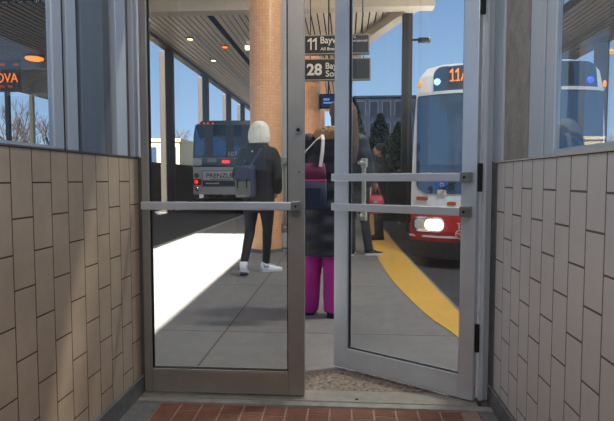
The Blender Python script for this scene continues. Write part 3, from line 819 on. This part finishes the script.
fpanel(408.5, 600, 236.5, 234.5, .0, .02).build('bumper_trim', M['busgrey'], t)
fpanel(405 + 5, 600, 257, 240, .03, .04).build('bumper', M['busblack'], t)
sgn = fpanel(434, 446, 187.5, 178.5, .01, .030).build('accessible_sticker', mat('sticker_blue', (40, 90, 180), .5), t)
x, z = xx_(440), zz(183); yy = cv(x/(BW/2)) + rake(z) - .036
MB().tube([(x + .018*math.cos(a)*1.3, yy, z - .012 + .018*math.sin(a)*1.3) for a in [R(150 + 26*i) for i in range(9)]], .004, 6).tube([(x - .01, yy, z + .035), (x - .01, yy, z + .0), (x + .02, yy, z), (x + .032, yy, z - .03)], .005, 6).ball((x - .01, yy, z + .042), .009, 8, 6).build('wheelchair_symbol', M['cream'], sgn)
fpanel(436, 444.5, 194, 189, .005, .030).build('notice_sticker', M['cream'], t)
# wipers
MB().tube([(xx_(470), cv(.3) - .05, zz(190)), (xx_(520), cv(0) - .05, zz(170)), (xx_(560), cv(.5) - .05, zz(150))], .012, 6).tube([(xx_(440), cv(-.6) - .05, zz(188)), (xx_(470), cv(-.3) - .05, zz(172)), (xx_(500), cv(0) - .05, zz(160))], .012, 6).build('wiper', M['busblack'], t)
# roundel and letters
x, z = xx_(458), zz(232); yy = cv(x/(BW/2)) - .04
MB().tube([(x, yy, z), (x, yy + .01, z)], .062, 24).build('roundel', M['cream'], t)
MB().tube([(x, yy - .003, z), (x, yy + .002, z)], .05, 24).build('roundel_field', M['busred'], t)
text('roundel_lettering', 'TTC', .05, (x, yy - .006, z - .017), (R(90), 0, 0), M['cream'], t, extrude=.002, align='CENTER', bold=.001)
text('lettering', 'TTC', 5.5/73.5/.69, (xx_(454.5), yy - .0, zz(226.5)), (R(90), 0, 0), M['cream'], t, extrude=.004, bold=.001)
# interior-facing mirror
MB().box(-BW/2 - .10, -BW/2 + .06, -.16, -.10, 1.78, 2.02, .02).build('mirror', M['busblack'], t) if False else None
def wheels(t, W_, ys):
    for y in ys:
        for s in (-1, 1):
            wv = MB().tube([(s * (W_/2 - .28), y, .48), (s * (W_/2 - .0), y, .48)], .48, 28).build('wheel', M['tiredark'], t)
            MB().tube([(s * (W_/2 - .05), y, .48), (s * (W_/2 + .01), y, .48)], .25, 20).build('hub', M['chrome'], wv)
wheels(t, BW - .02, (2.6, 8.6))
for s in (-1, 1):
    wn = MB()
    for i in range(7): wn.box(s * (BW/2 - .05), s * (BW/2 + .004), 1.0 + i * 1.45, 2.35 + i * 1.45, 1.15, 2.2, .01)
    wn.build('side_windows', M['busglass'], t)

# rear of the other bus
W2_ = 2.56; YB2 = 18.0
t = thing('bus', 'grey-white bus seen from behind at the left, with a PRENZLER advert panel', 'bus', ((227.7 - 345)/F*YB2, YB2, -.15))
cv2 = lambda u: .12 * abs(u) ** 6
bus_body(t, W2_, 11.5, [(.30, .06, .05), (.5, .03, .0)], M['busblack'], cv2, 'skirt')
k2 = F / YB2
z2 = lambda py: EYE.z + (178 - py) / k2 + .15
x2 = lambda px: (px - 227.7) / k2
bus_body(t, W2_, 11.5, [(z2(194), .0, 0), (z2(165), 0, 0), (z2(157), 0, .0)], M['busgrey'], cv2, 'lower_body')
bus_body(t, W2_, 11.5, [(z2(157), .0, .0), (2.7, .03, .03), (3.05, .08, .10), (3.22, .3, .3)], mat('bus_rear_dark', (44, 44, 48), .4), cv2, 'body')
fp2 = lambda a, c, yb, yt, rad=.0, off=.015, **k: panel(W2_, cv2, x2(a), x2(c), z2(yb), z2(yt), rad, (lambda z: .0 if z < 1.9 else (z - 1.9) * .04), off, nx=10, nz=8, **k)
M['skyglass'] = mat('sky_tinted_rear_glass', (58, 84, 112), .03, metal=.85, spec=1)  # sky reflection put into the blue colour; panes follow the reflected stripes
fp2(193, 203, 155, 124, .05).build('sky_stripe_window', M['skyglass'], t)
fp2(212, 225, 155, 124, .05).build('sky_stripe_window', M['skyglass'], t)
fp2(233.5, 241, 155, 124, .05).build('sky_stripe_window', M['skyglass'], t)
fp2(250, 262, 155, 124, .05).build('sky_stripe_window', M['skyglass'], t)
fp2(191, 264, 165, 157.3, .02).build('grey_band', mat('band_grey', (92, 96, 104), .5), t)
fp2(191, 200, 164.8, 157.5, .02, .02).build('corner_vent', M['busgrey'], t)
lp = fp2(206, 215, 161.5, 157.8, .0, .02).build('number_plate', mat('plate_green_white', (150, 160, 140), .5), t)
fp2(221, 229, 162.5, 159.5, .03, .025).build('brake_lamp', M['redlens'], t)
fp2(191, 264, 166.2, 165, .0, .02).build('seam', M['busblack'], t)
fp2(190.3, 199.5, 184.5, 178.5, .02, .018).build('red_lamp_panel', M['redlens2'], t)
def d2(px, py, rpx, m, nm, off=.02):
    x, z = x2(px), z2(py); MB().ball((x, cv2(x/(W2_/2)) - off, z), (rpx/k2, .02, rpx/k2), 16, 8).build(nm, m, t, smooth=True)
for sgn_ in (0, 1):
    Q = (lambda p: p) if not sgn_ else (lambda p: 455.4 - p)
    d2(Q(194.5), 174.8, 2.5, M['brownlens'], 'round_lamp'); d2(Q(194), 181.5, 2.0, M['redlens'], 'round_lamp', .03); d2(Q(194.5), 188.6, 2.2, M['chrome'], 'round_lamp')
ad = fp2(200, 256, 186.5, 169.8, .0, .02).build('advert_frame', mat('advert_frame_grey', (150, 150, 152), .5), t)
fp2(201, 255, 179.5, 170.8, .0, .028).build('advert_panel', mat('advert_pale', (236, 236, 230), .5), ad)
fp2(201, 255, 185.5, 180.3, .0, .028).build('advert_strip', mat('advert_navy', (44, 56, 70), .5), ad)
fp2(204, 218, 183.6, 182.2, .0, .034).build('advert_strip_line', M['busgrey'], ad)
fp2(209, 230, 179, 178.2, .0, .034).build('advert_small_line', M['alu_dk'], ad)
o = text('lettering', 'PRENZLER', 4.4/k2/.69, (0, -.04, z2(177)), (R(90), 0, 0), mat('advert_ink', (34, 38, 50), .5), ad, extrude=.003, bold=.002)
x0_ = min(v.co.x for v in o.data.vertices); ww = max(v.co.x for v in o.data.vertices) - x0_
for v in o.data.vertices: v.co.x = x2(205) + (v.co.x - x0_) * (31/k2) / ww
text('lettering', '107', 4.6/k2/.69, (x2(226.5), -.03, z2(155.5)), (R(90), 0, 0), M['cream'], t, extrude=.004, bold=.002)
for px in (198, 203, 207, 212): d2(px - 0, 122.5, .8, M['redlens'], 'clearance_lamp', .02) if px in (207, 212) else d2(px, 122.5, .8, M['redlens'], 'clearance_lamp', .02)
wheels(t, W2_ - .04, (2.8, 8.8))

# ------------------------------------------------------------------ PEOPLE
def remesh(mb, name, m, parent, vox=.010, it=4, extra=None):
    me = bpy.data.meshes.new(name); bmesh.ops.recalc_face_normals(mb.bm, faces=mb.bm.faces); mb.bm.to_mesh(me); mb.bm.free()
    o = bpy.data.objects.new(name, me); C.objects.link(o)
    r = o.modifiers.new('r', 'REMESH'); r.mode = 'VOXEL'; r.voxel_size = vox
    s = o.modifiers.new('s', 'SMOOTH'); s.factor = .5; s.iterations = it
    dg = bpy.context.evaluated_depsgraph_get(); m2 = bpy.data.meshes.new_from_object(o.evaluated_get(dg))
    bpy.data.objects.remove(o)
    m2.name = name; m2.materials.clear(); m2.materials.append(m)
    for p in m2.polygons: p.use_smooth = True
    if extra:
        for v in m2.vertices: v.co = extra(v.co)
    o = bpy.data.objects.new(name, m2); C.objects.link(o); o.parent = parent
    return o
def ell(b, rows, n=24):
    """rows of (cx, cy, z, rx, ry)"""
    b.rings([[(cx + rx*math.cos(2*math.pi*k/n), cy + ry*math.sin(2*math.pi*k/n), z) for k in range(n)] for cx, cy, z, rx, ry in rows])
def hand(b, wrist, d, side, curl=.5):
    w_ = Vector(wrist); d = Vector(d).normalized(); sx_ = Vector((0, 1, 0)); 
    b.tube([w_, w_ + d * .045, w_ + d * .09], [.024, .034, .032], 10, .6)
    lens = [.062, .072, .068, .052]
    for i, Lf in enumerate(lens):
        a = w_ + d * .08 + sx_ * (.027 - .018 * i)
        inn = Vector((-side * 1, 0, 0))
        k1 = a + d * Lf * .5 + inn * .01 * curl; k2_ = k1 + (d * .6 + inn * curl).normalized() * Lf * .5
        b.tube([a, k1, k2_], [.0095, .009, .0078], 8)
    a = w_ + d * .03 + sx_ * .025
    b.tube([a, a + sx_ * .028 + d * .025, a + sx_ * .035 + d * .055], [.011, .010, .0085], 8)
def body(t, J, skin):
    b = MB()
    hx, hy, hz = J['head']
    # head: skull, jaw, nose, ears, lips, brow
    b.ball((hx, hy, hz), (.074, .093, .108), 20, 14); b.ball((hx, hy + .03, hz - .062), (.05, .055, .05), 14, 10)
    b.tube([(hx, hy + .088, hz + .012), (hx, hy + .108, hz - .022)], [.009, .014], 8)
    b.ball((hx, hy + .086, hz - .052), (.022, .010, .008), 10, 6); b.ball((hx, hy + .08, hz + .03), (.045, .014, .010), 10, 6)
    for s in (-1, 1): b.ball((hx + s * .074, hy - .005, hz - .005), (.012, .02, .03), 8, 6)
    n0 = Vector(J['neck']); b.tube([n0 + Vector((0, 0, -.06)), n0, (hx, hy - .012, hz - .06)], [.06, .052, .05], 14)
    px, py, pz = J['pelvis']; cx, cy, cz = J['chest']
    ell(b, [(px, py, pz - .09, .12, .10), (px, py, pz, .155, .11), (px * .6 + cx * .4, py, pz + .14, .125, .095), (cx, cy, cz - .08, .145, .105), (cx, cy, cz + .06, .16, .10), (cx, cy, cz + .13, .11, .07)])
    for s, k in ((-1, 'l'), (1, 'r')):
        b.tube([J['sh_' + k], J['el_' + k], J['wr_' + k]], [.052, .040, .027], 12)
        hd = J.get('hd_' + k) or (Vector(J['wr_' + k]) - Vector(J['el_' + k]))
        hand(b, J['wr_' + k], hd, s, J.get('curl', .6))
        b.tube([(px + s * .085, py, pz - .03), J['kn_' + k], J['an_' + k]], [.088, .055, .036], 14)
        a = Vector(J['an_' + k]); td = Vector(J['toe_' + k]).normalized()
        b.tube([a - td * .03 + Vector((0, 0, -.03)), a + td * .07 + Vector((0, 0, -.05)), a + td * .15 + Vector((0, 0, -.06))], [.032, .034, .022], 10)
    o = remesh(b, 'body', skin, t, .0085, 3)
    for s in (-1, 1):
        ey = MB().ball((hx + s * .031, hy + .083, hz + .008), (.012, .008, .009), 12, 8).build('eye', M['eyewhite'], t, smooth=True)
        MB().ball((hx + s * .031, hy + .090, hz + .008), .0045, 8, 6).build('pupil', M['gasket'], ey, smooth=True)
    return o
M['eyewhite'] = mat('eye_white', (225, 220, 214), .3)
M['skin'] = mat('skin', (200, 152, 124), .55); M['skin2'] = mat('skin_tan', (170, 120, 92), .55)
def trousers(t, J, m, rt=.095, rk=.07, ra=.055, top=.05, zc=0, nm='trousers', extra=None):
    b = MB(); px, py, pz = J['pelvis']
    ell(b, [(px, py, pz - .10, .145, .115), (px, py, pz - .02, .17, .125), (px, py, pz + top + .05, .15, .115)])
    for s, k in ((-1, 'l'), (1, 'r')):
        a = Vector(J['an_' + k]); kn = Vector(J['kn_' + k])
        b.tube([(px + s * .082, py, pz - .06), (Vector((px + s * .085, py, pz)) + kn) / 2, kn, (kn + a) / 2, a + Vector((0, 0, zc))], [rt, rt * .95, rk, (rk + ra) / 2 * 1.02, ra], 16)
    return remesh(b, nm, m, t, .0095, 5, extra)
def shoe(t, J, k, mu, ms, L=.27):
    a = Vector(J['an_' + k]); td = Vector(J['toe_' + k]).normalized(); up = Vector((0, 0, 1)); 
    sdv = td.cross(Vector((0, 0, 1))).normalized(); nv = sdv.cross(td).normalized()
    base = a - nv * .085
    def P(f, s, h): return base + td * f + sdv * s + nv * h
    prof = [(-.06, .022), (-.045, .034), (0, .038), (.07, .043), (.13, .047), (.175, .038), (.20, .018)]
    k_ = L / .27
    outline = [(f * k_, w_) for f, w_ in prof]
    pts = [(f, w_) for f, w_ in outline] + [(f, -w_) for f, w_ in outline[::-1]]
    b = MB(); b.rings([[P(f, s, 0) for f, s in pts], [P(f, s * 1.03, .012) for f, s in pts], [P(f, s, .028) for f, s in pts]])
    sole = None
    u = MB()
    hs = [.10, .105, .095, .075, .055, .045, .034]
    rs = []
    for (f, w_), h in zip(outline, hs):
        rs.append([P(f, w_ * .96 * math.cos(q), .024 + (h - .024) * max(0, math.sin(q)) if math.sin(q) >= 0 else .022) for q in [math.pi * i / 10 for i in range(11)]] + [P(f, 0, .022)])
    u.rings(rs)
    u.tube([a + nv * .03 - td * .005, a - nv * .03], [.045, .045], 14)
    so = u.build('shoe', mu, t, smooth=True)
    b.build('sole', ms, so)
    lc = MB()
    for i in range(4):
        f = .045 + i * .025; lc.tube([P(f, -.025, .092 - i * .011), P(f, 0, .101 - i * .012), P(f, .025, .092 - i * .011)], .003, 6)
    lc.build('laces', ms, so)
    return so
def coat(t, J, m, rows, sr=(.075, .06, .048), nm='jacket', vox=.011, it=5, cuffz=0, extra=None):
    b = MB(); ell(b, rows)
    for k in ('l', 'r'):
        e_ = Vector(J['el_' + k]); w_ = Vector(J['wr_' + k]); s_ = Vector(J['sh_' + k])
        b.tube([s_, (s_ + e_) / 2, e_, (e_ + w_) / 2, w_], [sr[0], (sr[0] + sr[1]) / 2 * 1.03, sr[1], (sr[1] + sr[2]) / 2, sr[2]], 16)
        b.ball(s_ + Vector((0, 0, -.005)), sr[0] * 1.02, 14, 10)
    return remesh(b, nm, m, t, vox, it, extra)
def hair_strands(c, r, z_low, amp=.006, seed=0):
    c = Vector(c)
    def f(co):
        d = co - c; a = math.atan2(d.y, d.x)
        k = 1 + amp / .1 * math.sin(a * 34 + seed + 3 * math.sin(co.z * 18)) * .5
        return Vector((c.x + d.x * k, c.y + d.y * k, co.z))
    return f

# --- the white haired woman
J = dict(pelvis=(.0, 0, .90), chest=(.0, 0, 1.25), neck=(0, 0, 1.45), head=(.01, .01, 1.575),
         sh_l=(-.145, 0, 1.33), el_l=(-.225, -.03, 1.09), wr_l=(-.19, .10, .93), sh_r=(.145, 0, 1.33), el_r=(.232, -.03, 1.09), wr_r=(.18, .12, .92), hd_r=(-.3, .4, -.8), hd_l=(.3, .4, -.8),
         kn_l=(-.105, .02, .49), an_l=(-.145, -.17, .125), toe_l=(-.06, .9, -.28), kn_r=(.085, .06, .49), an_r=(.055, .12, .085), toe_r=(.85, .5, 0))
t = thing('person', 'white haired woman in black jacket and leggings walking away by the orange column', 'person', (-.955, 5.85, -.004))
body(t, J, M['skin'])
M['blk_fab'] = mat('black_jacket_fabric', (30, 29, 33), .75, var=.2, vscale=12, bump=.5, bscale=14)
M['legging'] = mat('black_legging', (24, 24, 30), .7, var=.1)
coat(t, J, M['blk_fab'], [(.0, 0, .70, .165, .13), (.0, 0, .78, .175, .135), (0, 0, .95, .17, .13), (0, 0, 1.12, .185, .14), (0, 0, 1.28, .205, .145), (0, -.005, 1.37, .17, .125), (0, -.01, 1.435, .115, .10), (0, -.01, 1.49, .085, .085), (0, -.01, 1.505, .08, .08)], (.086, .078, .056), extra=lambda co: co + noise.noise_vector(co * 9) * .010)
trousers(t, J, M['legging'], .088, .058, .042, nm='leggings', extra=lambda co: co + Vector(noise.noise_vector(co * 16)) * .004)
M['wsh'] = mat('white_sneaker', (232, 232, 236), .6, bump=.2, bscale=90); M['wsole'] = mat('pale_sole', (205, 202, 206), .7)
shoe(t, J, 'l', M['wsh'], M['wsole']); shoe(t, J, 'r', M['wsh'], M['wsole'])
hb = MB(); hb.ball((.01, -.012, 1.60), (.108, .115, .100), 24, 16); hb.tube([(.01, -.03, 1.60), (.01, -.035, 1.52), (.01, -.035, 1.45)], [.112, .122, .108], 24, .82)
remesh(hb, 'hair', mat('white_blond_hair', (240, 230, 212), .6, var=.2, vscale=30, stretch=(1, 1, .12)), t, .009, 3, hair_strands((.01, -.01, 1.55), .1, 1.45))
MB().ball((-.05, -.126, 1.36), (.010, .004, .010), 10, 6).build('jacket_emblem', M['cream'], t)
# backpack
bp = thing('backpack', 'small dark blue backpack slung on the left shoulder of the white haired woman', 'backpack', (-1.065, 5.66, .855), R(-14))
M['navy_l'] = mat('navy_leather', (62, 68, 92), .35, bump=.2, bscale=40); M['olive_l'] = mat('olive_grey_leather', (104, 104, 98), .4)
b = MB(); b.rings([[((.105 * (1 - .06*j)) * sgnp(math.cos(a)) if False else .105 * (1.0 if j < 3 else .92) * math.copysign(abs(math.cos(a)) ** .4, math.cos(a)), .065 * math.copysign(abs(math.sin(a)) ** .5, math.sin(a)), z)
    for a in [2*math.pi*i/28 for i in range(28)]] for j, z in enumerate((0, .02, .15, .28, .33, .345))]).build('bag_body', M['navy_l'], bp, smooth=True)
MB().box(-.09, .09, -.100, -.055, .015, .18, .02).build('front_pocket', M['olive_l'], bp)
MB().box(-.098, .098, -.078, -.055, .17, .33, .012).build('flap', M['navy_l'], bp)
MB().box(-.06, -.045, -.104, -.094, .10, .20, .003).box(.045, .06, -.104, -.094, .10, .20, .003).build('buckle_strap', M['gasket'], bp)
MB().tube([(.04, .03, .33), (.09, .06, .43), (.13, .10, .52), (.13, .20, .56)], .013, 8).tube([(-.05, .05, .33), (-.04, .12, .50), (-.01, .22, .57)], .013, 8).build('shoulder_strap', M['navy_l'], bp)
MB().tube([(-.03, -.0, .34), (-.015, 0, .375), (.015, 0, .375), (.03, 0, .34)], .007, 8).build('carry_handle', M['gasket'], bp)

# --- the person in magenta trousers
J = dict(pelvis=(-.07, 0, .90), chest=(-.02, 0, 1.20), neck=(.03, 0, 1.42), head=(.065, .01, 1.545),
         sh_l=(-.19, 0, 1.33), el_l=(-.27, .03, 1.06), wr_l=(-.20, .20, .98), sh_r=(.18, 0, 1.33), el_r=(.25, .03, 1.06), wr_r=(.18, .22, .98),
         kn_l=(-.165, .02, .47), an_l=(-.19, .06, .085), toe_l=(-.1, 1, 0), kn_r=(.0, .0, .47), an_r=(-.01, -.03, .085), toe_r=(.1, 1, 0))
t = thing('person', 'person in magenta trousers and dark quilted coat in the gap between the doors', 'person', (-.085, 4.07, -.004))
body(t, J, M['skin'])
def quilt(co):
    return co
m = mat('navy_quilted_coat', (30, 32, 42), .55, var=.15)
n = m.node_tree.nodes; l = m.node_tree.links
tcx = n.new('ShaderNodeTexCoord'); wv = n.new('ShaderNodeTexWave'); wv.bands_direction = 'Z'; wv.inputs['Scale'].default_value = 2.4; wv.inputs['Distortion'].default_value = .6
bpn = n.new('ShaderNodeBump'); bpn.inputs['Strength'].default_value = 1; bpn.inputs['Distance'].default_value = .012
l.new(tcx.outputs['Object'], wv.inputs['Vector']); l.new(wv.outputs['Fac'], bpn.inputs['Height']); l.new(bpn.outputs[0], n['Principled BSDF'].inputs['Normal'])
coat(t, J, m, [(-.075, 0, .48, .215, .17), (-.07, 0, .60, .215, .17), (-.06, 0, .80, .205, .16), (-.04, 0, 1.0, .20, .155), (-.01, 0, 1.22, .205, .145), (.0, 0, 1.34, .17, .12), (.02, 0, 1.41, .10, .09)], (.085, .078, .06), 'quilted_coat')
M['magenta'] = mat('magenta_trousers', (170, 40, 132), .8, var=.16, vscale=7, bump=.6, bscale=9, stretch=(1, 1, .35))
trousers(t, J, M['magenta'], .098, .080, .070, zc=-.055, extra=lambda co: co + Vector(noise.noise_vector(Vector((co.x * 9, co.y * 9, co.z * 5)))) * .016)
for k in ('l', 'r'): shoe(t, J, k, M['gasket'], M['tiredark'])
fb = MB(); fb.tube([(.0 + .115*math.cos(a), -.01 + .10*math.sin(a), 1.385 - .02*math.sin(a)) for a in [2*math.pi*i/20 for i in range(21)]], .048, 12)
M['fur'] = mat('tan_fur', (176, 140, 104), .9, var=.35, vscale=60, bump=1, bscale=120)
remesh(fb, 'fur_collar', M['fur'], t, .009, 1, lambda co: co + noise.noise_vector(co * 60) * .012)
hb = MB(); hb.ball((.065, -.008, 1.575), (.100, .112, .098), 24, 16); hb.tube([(.07, -.04, 1.57), (.085, -.06, 1.43), (.11, -.10, 1.28), (.13, -.12, 1.17)], [.10, .098, .075, .03], 20, .7)
remesh(hb, 'hair', mat('brown_hair', (112, 80, 58), .55, var=.3, vscale=30, stretch=(1, 1, .12)), t, .009, 3, hair_strands((.07, -.02, 1.5), .1, 1.2, .008))
# tote bag
tb = thing('tote_bag', 'maroon and navy tote bag with white straps carried by the magenta trousered person', 'bag', (-.265, 3.84, .835), R(4))
M['maroon'] = mat('maroon_cloth', (98, 34, 66), .8, var=.1); M['navy_c'] = mat('navy_cloth', (34, 42, 66), .8, var=.15); M['pink'] = mat('pink_trim', (216, 60, 130), .7); M['strapw'] = mat('white_strap', (226, 220, 214), .7)
def sq(rx, ry, z, e_=.45, n=32): return [(rx * math.copysign(abs(math.cos(a)) ** e_, math.cos(a)), ry * math.copysign(abs(math.sin(a)) ** e_, math.sin(a)), z) for a in [2*math.pi*i/n for i in range(n)]]
MB().rings([sq(.115, .055, 0), sq(.128, .062, .015), sq(.135, .065, .10), sq(.133, .062, .215)]).build('lower_panel', M['navy_c'], tb, smooth=True)
MB().rings([sq(.133, .062, .215), sq(.128, .055, .28), sq(.118, .042, .335)]).build('upper_panel', M['maroon'], tb, smooth=True)
MB().rings([sq(.1345, .0635, .210), sq(.1345, .0635, .218)]).build('trim_band', M['pink'], tb)
MB().box(-.09, .09, -.071, -.062, .04, .16, .004).build('front_pocket', M['navy_c'], tb)
def strap(pts, r=.012, flat=.35): return MB().tube(pts, r, 8, flat)
strap([(-.075, -.045, .31), (-.02, -.04, .42), (.06, -.02, .505), (.10, .03, .535), (.11, .10, .54)], .0125).build('strap', M['strapw'], tb)
strap([(.085, -.045, .31), (.10, -.045, .42), (.105, -.03, .50), (.10, .02, .54), (.10, .10, .545)], .0125).build('strap', M['strapw'], tb)

# --- person with the red handbag
J = dict(pelvis=(.0, 0, .90), chest=(.0, 0, 1.22), neck=(0, 0, 1.44), head=(.0, .01, 1.56),
         sh_l=(-.175, 0, 1.36), el_l=(-.235, .02, 1.09), wr_l=(-.18, .14, .92), sh_r=(.175, 0, 1.36), el_r=(.235, -.02, 1.12), wr_r=(.25, .03, 1.02), hd_r=(.2, .1, -1),
         kn_l=(-.085, .02, .48), an_l=(-.07, -.02, .085), toe_l=(.1, 1, 0), kn_r=(.11, .06, .48), an_r=(.17, .02, .085), toe_r=(1, .25, 0))
t = thing('person', 'person in dark coat and dark trousers carrying a red handbag, seen through the open door', 'person', (.165, 7.35, -.004))
body(t, J, M['skin2'])
coat(t, J, mat('charcoal_coat', (34, 33, 36), .8, var=.15), [(.0, 0, .66, .185, .14), (0, 0, .85, .18, .14), (0, 0, 1.1, .175, .13), (0, 0, 1.28, .185, .13), (0, 0, 1.38, .165, .11), (0, 0, 1.44, .09, .085)], (.078, .066, .052), 'coat')
trousers(t, J, mat('dark_grey_trousers', (44, 44, 48), .8), .09, .066, .058, zc=-.02)
for k in ('l', 'r'): shoe(t, J, k, mat('black_shoe', (26, 26, 28), .5), M['wsole'])
hb = MB(); hb.ball((0, -.01, 1.585), (.092, .108, .095), 20, 14); hb.tube([(0, -.03, 1.58), (0, -.04, 1.47)], [.09, .07], 16, .7)
remesh(hb, 'hair', mat('dark_hair', (34, 26, 24), .5), t, .010, 3)
rb = thing('handbag', 'red handbag hanging from the hand of a person in dark clothes', 'handbag', (.42, 7.36, .58))
M['redbag'] = mat('red_leather', (172, 32, 48), .45, bump=.2, bscale=30)
MB().rings([sq(.115, .05, 0), sq(.125, .06, .02), sq(.118, .055, .16), sq(.085, .03, .25)]).build('bag_body', M['redbag'], rb, smooth=True)
MB().tube([(-.06, 0, .245), (-.05, 0, .33), (.0, 0, .375), (.05, 0, .33), (.06, 0, .245)], .008, 8).build('handle', M['redbag'], rb)
MB().box(-.03, .03, -.062, -.052, .14, .18, .004).build('clasp', M['chrome'], rb)

# --- person in the fur trimmed coat further along
J = dict(pelvis=(.0, 0, .90), chest=(.0, 0, 1.22), neck=(0, 0, 1.44), head=(.0, .01, 1.56),
         sh_l=(-.175, 0, 1.36), el_l=(-.25, .02, 1.10), wr_l=(-.10, .20, 1.10), sh_r=(.175, 0, 1.36), el_r=(.25, .0, 1.10), wr_r=(.10, .20, 1.08),
         kn_l=(-.09, .02, .48), an_l=(-.09, .0, .085), toe_l=(-.1, 1, 0), kn_r=(.09, .02, .48), an_r=(.09, .0, .085), toe_r=(.1, 1, 0))
t = thing('person', 'person in a black coat with brown fur trim waiting beside the bus', 'person', (.60, 9.3, -.004), R(100))
body(t, J, M['skin2'])
coat(t, J, mat('black_coat', (26, 26, 28), .8, var=.15), [(.0, 0, .55, .20, .15), (0, 0, .85, .185, .14), (0, 0, 1.1, .18, .135), (0, 0, 1.28, .19, .13), (0, 0, 1.38, .165, .11), (0, 0, 1.44, .09, .085)], (.08, .07, .055), 'coat')
trousers(t, J, mat('black_trousers', (30, 30, 32), .8), .09, .066, .058, zc=-.02)
for k in ('l', 'r'): shoe(t, J, k, M['gasket'], M['tiredark'])
hb = MB(); hb.ball((0, -.01, 1.585), (.094, .108, .097), 20, 14); hb.tube([(0, -.03, 1.58), (0, -.04, 1.47)], [.09, .08], 16, .7)
remesh(hb, 'hair', mat('black_hair', (30, 24, 22), .5), t, .010, 3)
fb = MB()
for k in ('l', 'r'): w_ = Vector(J['wr_' + k]); fb.tube([w_ + Vector((-.03 if k == 'l' else .03, -.03, 0)), w_], [.068, .066], 12)
fb.build('fur_cuff', M['fur'], t, smooth=True)
